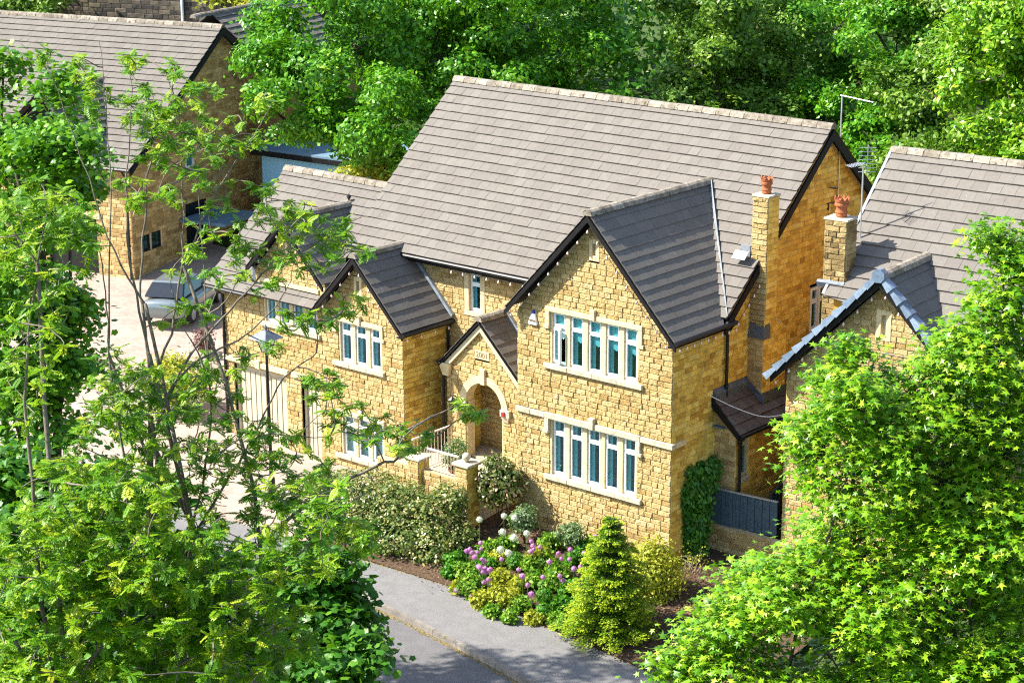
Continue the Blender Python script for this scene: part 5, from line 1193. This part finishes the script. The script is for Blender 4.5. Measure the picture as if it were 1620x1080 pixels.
# ================================================================== trees behind
bk = [(462, 140, 80, 0), (440, 90, 60, 1), (490, 165, 60, 0), (610, 235, 55, -1), (420, 150, 36, -1), (560, 80, 130, 1), (690, 60, 140, 2), (630, 190, 105, -1), (550, 190, 55, -1), (840, 50, 130, 2), (920, 110, 90, 2), (760, 170, 100, 0), (470, 30, 80, 2), (810, -30, 150, 4), (620, -50, 150, 4), (690, 250, 70, -2), (940, 20, 60, 3)]
tree("chestnut_tree", (-24, 19, .8), px_lobes(bk, 72), "broad deep green tree rising behind the main roof", 4500, 20, .22, .21, OVAL, L_BACK, r0=.38, gap=.2, gfreq=.7, up=.5, out=.9, rnd=.5, subr=(.34, .52), twigs=60)
BT = [((-14.5, 24.5), [(1095, 90, 60, 0), (1100, 180, 65, -1), (1090, 20, 55, 2), (1125, 40, 70, 1), (1130, 130, 75, 0), (1080, 250, 45, -2)], 74, "green hillside tree just right of the broad deep green tree", L_BACK2),
      ((-10.5, 27), [(1180, 60, 110, 2), (1200, 150, 90, 0), (1150, 190, 70, -1), (1250, 210, 70, -2), (1250, 90, 90, 1), (1170, -10, 100, 4)], 76, "hillside tree above the middle of the main roof's ridge", L_BACK2),
      ((-6.5, 26), [(1330, 40, 100, 3), (1360, 130, 90, 1), (1310, 190, 70, 0), (1390, 220, 60, -2), (1420, 60, 90, 2), (1340, -30, 90, 5)], 74, "hillside tree behind the tall pole aerial", L_BACK),
      ((-2.5, 25), [(1460, 140, 95, 1), (1490, 230, 80, -1), (1430, 270, 60, -2), (1520, 60, 100, 3), (1450, 20, 80, 4), (1550, 250, 70, -2)], 72, "hillside tree over the right-hand house's ridge", L_BACK2),
      ((1.0, 22), [(1590, 120, 90, 0), (1610, 220, 80, -1), (1580, 30, 90, 2), (1660, 60, 120, 1), (1680, 200, 100, 0)], 66, "bright hillside tree in the upper right corner", L_SYC)]
for (bx_, by_), lbs, t0, lab, mt in BT:
    tree("hillside_tree", (bx_, by_, gz(bx_, by_)), px_lobes(lbs, t0), lab, 1500, 18, .22, .21, OVAL, mt, r0=.28, gap=.30, gfreq=.9, group="trees on the hillside behind", up=.5, out=.85, rnd=.5, twigs=40)
tree("golden_tree", tuple(P3(400, 200, 96)*np.array([1, 1, 0])+np.array([0, 0, 1.5])), px_lobes([(400, 15, 34, 0), (425, 35, 26, -1), (375, -15, 40, 1)], 88), "yellow-green tree at the top edge left of the broad tree", 500, 12, .3, .22, HEX, L_YEL, r0=.2, twigs=20)
tree("hillside_tree", tuple(P3(60, 150, 100)*np.array([1, 1, 0])+np.array([0, 0, 1.5])), px_lobes([(30, -10, 50, 0), (90, -15, 40, -1), (-30, 0, 60, 1)], 90), "dark tree touching the top left corner", 600, 12, .3, .22, HEX, L_BACK2, r0=.2, twigs=20)
wlb = [(np.array(P3(x, y, 104)), (4.2, 4.2, 4.2)) for x in range(250, 1800, 100) for y in (-70, 20, 110, 200, 290)]
P, Nn, tones, pts = crown_pts(wlb, 4600, 12, .5, shell=.3, up=.5, out=.7, rnd=.5)
wd = leaves("woodland", P, Nn, .46*rng.uniform(.7, 1.3, len(P)), tones, OVAL, L_SYCD, None); tag(wd, "dark wooded slope filling the gaps behind the hillside trees", "woodland")

# ================================================================== left and foreground trees
la = [(70, 160, 62, 0), (25, 210, 70, 1), (105, 235, 62, -1), (50, 300, 90, 0), (110, 330, 60, 1), (30, 420, 100, 0), (100, 450, 75, 1), (40, 540, 100, 0), (105, 580, 65, 1), (40, 660, 95, 1), (95, 730, 70, 0), (20, 790, 90, 0), (5, 120, 50, 2), (90, 830, 60, 0), (-60, 300, 130, 2), (-60, 550, 150, 2)]
tree("sycamore_tree", (-7.5, -13.5, -.8), px_lobes(la, 41), "tall dark green tree at the left edge with sunlit yellow-green top", 2300, 14, .23, .125, PALM, L_MID, r0=.24, gap=.30, gfreq=1.1, up=.8, out=.45, rnd=.45, twigs=70)
lc = [(535, 1000, 60, 0), (560, 1055, 45, -1), (480, 965, 75, 0), (410, 1050, 100, 1), (530, 905, 45, 0), (495, 1080, 80, -1), (330, 1090, 90, 0), (455, 900, 60, 1), (545, 850, 35, 1), (280, 1150, 120, 0)]
lc2 = [(200, 930, 95, 0), (80, 890, 95, 0), (60, 1020, 110, 0), (230, 1050, 110, 0), (320, 940, 70, 1), (-40, 940, 110, 0), (140, 800, 60, 1), (230, 790, 50, 1), (20, 780, 70, 1)]
tree("maple_tree", (4.5, -18, -.9), px_lobes(lc, 34), "deep green maple at the bottom left beside the road", 1900, 12, .22, .14, PALM, L_SYCD, r0=.2, gap=.25, gfreq=1.3, up=.8, out=.45, rnd=.4, twigs=70)
tree("maple_tree", (1.5, -19.5, -.9), px_lobes(lc2, 33), "dark green maple behind the bright ash in the bottom left corner", 1500, 11, .22, .15, PALM, L_SYCD, r0=.16, gap=.25, gfreq=1.3, up=.8, out=.45, rnd=.4, twigs=50)
ld = [(1612, 435, 66, 0), (1600, 565, 112, 0), (1490, 650, 105, 0), (1372, 655, 78, -.5), (1303, 688, 56, 0), (1410, 800, 150, 0), (1265, 905, 85, 0), (1190, 945, 58, .5), (1530, 790, 190, .5), (1150, 1010, 75, 0), (1085, 1060, 55, 0), (1310, 1030, 140, -.5), (1500, 1030, 190, 0), (1650, 880, 190, .5), (1352, 545, 22, 0), (1325, 590, 34, 0), (1400, 620, 40, 0), (1575, 370, 32, 0), (1680, 650, 150, .5), (1200, 1120, 120, 0), (1450, 1200, 230, 0)]
tree("sycamore_tree", (18.5, -17.5, -1.0), px_lobes(ld, 25), "large bright green sycamore filling the lower right foreground", 7000, 11, .155, .096, STAR, L_SYC, r0=.11, gap=.12, gfreq=1.5, n_obj=300, sub=15, subr=(.34, .55), up=1.0, out=.30, rnd=.38, flat=.32, twigs=160)

def ash_tree(base, stems, patches, t0, label, nf=(10, 15), fsize=.34):
    t = thing("ash_tree", base, label, "tree"); skel = []
    m = MB()
    for st in stems:
        r0, r1, pts = st; pts = [P3(x, y, t0+dt) for x, y, dt in pts]; pts = smooth_line(pts, 5); n = len(pts)
        pts = [p+rng.normal(size=3)*.012 for p in pts]; m.tube(pts, [(r0+(r1-r0)*i/(n-1))*.68 for i in range(n)], 6, cap=False); skel += pts[2:]
    base_ = np.array(base, float); f0 = P3(stems[0][2][0][0], stems[0][2][0][1], t0+stems[0][2][0][2])
    limbs(m, base_-np.array([0, 0, .3]), f0, .16, stems[0][0], 6, .02, 8)
    for st in stems[1:]:
        q = P3(st[2][0][0], st[2][0][1], t0+st[2][0][2]); limbs(m, base_*.35+f0*.65, q, st[0]*1.3, st[0], 5, .04, 6)
    m.build("trunk", BARK, t, True)
    sk = np.array(skel); tips = []; m = MB()
    for (cx, cy, rx, ry, n) in patches:
        for k in range(int(n*(1.2 if cy < 570 else 1.75))):
            a = rng.random()*6.28; q = math.sqrt(rng.random()); p = P3(cx+rx*q*math.cos(a), cy+ry*q*math.sin(a), t0+rng.normal()*.9); tips.append(p)
    tips = np.array(tips); order = np.argsort([np.min(np.sum((sk-p)**2, 1)) for p in tips]); cur = sk
    for i in order:
        p = tips[i]; d2 = np.sum((cur-p)**2, 1)+2.0*np.maximum(0, cur[:, 2]-p[2])**2; j = np.argmin(d2)
        L = math.sqrt(np.sum((cur[j]-p)**2))
        if L < .05: continue
        pts = limbs(m, cur[j], p, .006+.010*min(L, 1.6), .005, 4, .07, 4); cur = np.vstack([cur, np.array(pts[2:])])
    m.build("twigs", BARK, t, True, kind="stuff")
    Pf = []; Nf = []; Tf = []; tn = []
    for p in tips:
        n = rng.integers(*nf); a0 = rng.random()*6.28; c = rng.random()
        for k in range(n):
            a = a0+6.283*k/n+rng.normal()*.3; el = rng.uniform(-.65, .6); d = np.array([math.cos(a)*math.cos(el), math.sin(a)*math.cos(el), math.sin(el)])
            Pf.append(p+rng.normal(size=3)*.02-d*.03); Tf.append(d); Nf.append(np.array([0, 0, 1.0])*math.cos(el)-np.array([math.cos(a), math.sin(a), 0])*math.sin(el)+rng.normal(size=3)*.22); tn.append(np.clip(.5*c+.5*rng.random(), 0, 1))
    leaves("crown", np.array(Pf), np.array(Nf), fsize*rng.uniform(.6, 1.15, len(Pf)), np.array(tn), FROND, L_ASH, t, tang=np.array(Tf))
    return t
stems = [(.055, .012, [(255, 1130, 0), (262, 1000, 0), (240, 880, 0), (236, 760, .1), (238, 640, .2), (230, 520, .2), (222, 430, .3), (232, 300, .3), (245, 210, .3), (240, 165, .3)]),
         (.035, .008, [(250, 960, 0), (215, 820, -.2), (190, 690, -.3), (172, 560, -.4), (165, 440, -.5), (142, 360, -.5)]),
         (.04, .010, [(258, 980, .2), (300, 860, .3), (355, 770, .5), (405, 680, .7), (450, 600, .8), (500, 560, .8)]),
         (.035, .010, [(240, 700, .2), (285, 590, .2), (330, 530, .3), (385, 467, .4), (435, 414, .5), (474, 400, .5), (570, 340, .5)]),
         (.028, .008, [(240, 660, -.2), (300, 580, -.2), (378, 536, -.2), (428, 494, -.2), (462, 443, -.2)]),
         (.04, .008, [(380, 900, .6), (480, 800, .6), (596, 737, .6), (644, 718, .6), (683, 692, .6), (724, 665, .6), (770, 645, .6)]),
         (.03, .007, [(238, 620, .5), (275, 500, .5), (290, 380, .5), (288, 280, .5), (275, 150, .5)]),
         (.028, .007, [(236, 560, -.3), (210, 440, -.4), (200, 330, -.5), (205, 210, -.5), (210, 110, -.5)]),
         (.025, .006, [(290, 420, .5), (345, 300, .6), (395, 225, .6), (430, 165, .6)]),
         (.025, .006, [(230, 480, .2), (180, 400, .1), (130, 250, .1), (72, 90, .0)]),
         (.02, .005, [(172, 560, -.4), (175, 330, -.4), (170, 200, -.4), (157, 65, -.4)]),
         (.03, .007, [(300, 860, .3), (330, 700, .4), (330, 560, .4), (320, 420, .4), (310, 240, .4)])]
patches = [(213, 98, 20, 14, 7), (272, 112, 12, 16, 5), (72, 84, 14, 8, 3), (66, 101, 10, 5, 2), (118, 95, 14, 8, 4), (125, 116, 8, 5, 2), (141, 130, 14, 20, 6), (250, 170, 30, 40, 14), (215, 160, 22, 40, 10), (325, 150, 30, 25, 8), (280, 200, 60, 40, 26), (385, 205, 45, 35, 10), (425, 165, 18, 18, 5), (300, 245, 80, 35, 22), (160, 160, 30, 30, 5), (240, 290, 60, 40, 12), (330, 320, 60, 50, 12),
           (420, 310, 30, 25, 8), (450, 340, 45, 35, 14), (510, 350, 45, 45, 14), (480, 400, 60, 35, 16), (550, 395, 35, 25, 8), (400, 420, 50, 40, 12), (345, 400, 50, 40, 10), (560, 480, 28, 14, 5), (460, 500, 40, 20, 8), (515, 500, 40, 18, 6), (300, 480, 60, 60, 10), (425, 550, 20, 15, 3), (380, 560, 30, 20, 3),
           (230, 640, 80, 60, 44), (330, 620, 60, 60, 26), (180, 600, 50, 60, 14), (430, 690, 50, 30, 8), (510, 610, 30, 30, 8), (560, 670, 60, 35, 12), (650, 690, 55, 22, 9), (745, 650, 35, 14, 5), (370, 720, 50, 40, 12), (300, 740, 70, 50, 24), (480, 730, 50, 30, 8), (180, 700, 60, 60, 26), (430, 800, 60, 50, 14), (330, 820, 40, 40, 10)]
ash_tree((10.5, -22.0, -1.0), stems, patches, 27.5, "slender open-branched ash in the left foreground, its sprays crossing the garage wall", nf=(9, 13), fsize=.165)
stems2 = [(.06, .012, [(60, 1200, 0), (80, 1050, 0), (60, 900, 0), (50, 760, 0), (40, 600, 0), (60, 420, 0), (80, 310, 0)]), (.05, .01, [(100, 1100, 0), (20, 1010, -.3), (15, 960, -.3), (20, 900, -.3)]), (.04, .01, [(120, 1080, 0), (200, 960, 0), (240, 830, 0), (250, 760, 0)]),
          (.04, .01, [(160, 1120, 0), (300, 1040, 0), (420, 930, 0), (520, 820, 0), (580, 780, 0)]), (.03, .008, [(60, 420, 0), (20, 360, 0), (-20, 330, 0)])]
patches2 = [(60, 320, 60, 35, 34), (110, 350, 45, 35, 24), (30, 400, 50, 40, 28), (50, 540, 50, 60, 16), (120, 400, 40, 30, 12), (70, 470, 50, 40, 10), (40, 620, 50, 60, 8), (110, 780, 80, 60, 44), (200, 800, 80, 60, 46), (60, 870, 90, 60, 52), (180, 880, 110, 60, 70), (300, 890, 80, 60, 42), (90, 960, 90, 60, 44), (230, 970, 120, 60, 70), (360, 960, 90, 60, 48), (450, 880, 80, 50, 34), (540, 830, 60, 50, 22), (480, 780, 60, 40, 16), (150, 1050, 150, 50, 60), (330, 1050, 120, 50, 50), (450, 1000, 60, 50, 16), (5, 960, 40, 70, 26), (10, 1050, 40, 40, 16)]
ash_tree((8.0, -25.0, -1.2), stems2, patches2, 26.0, "bushy bright green ash filling the lower left corner", nf=(9, 13), fsize=.185)
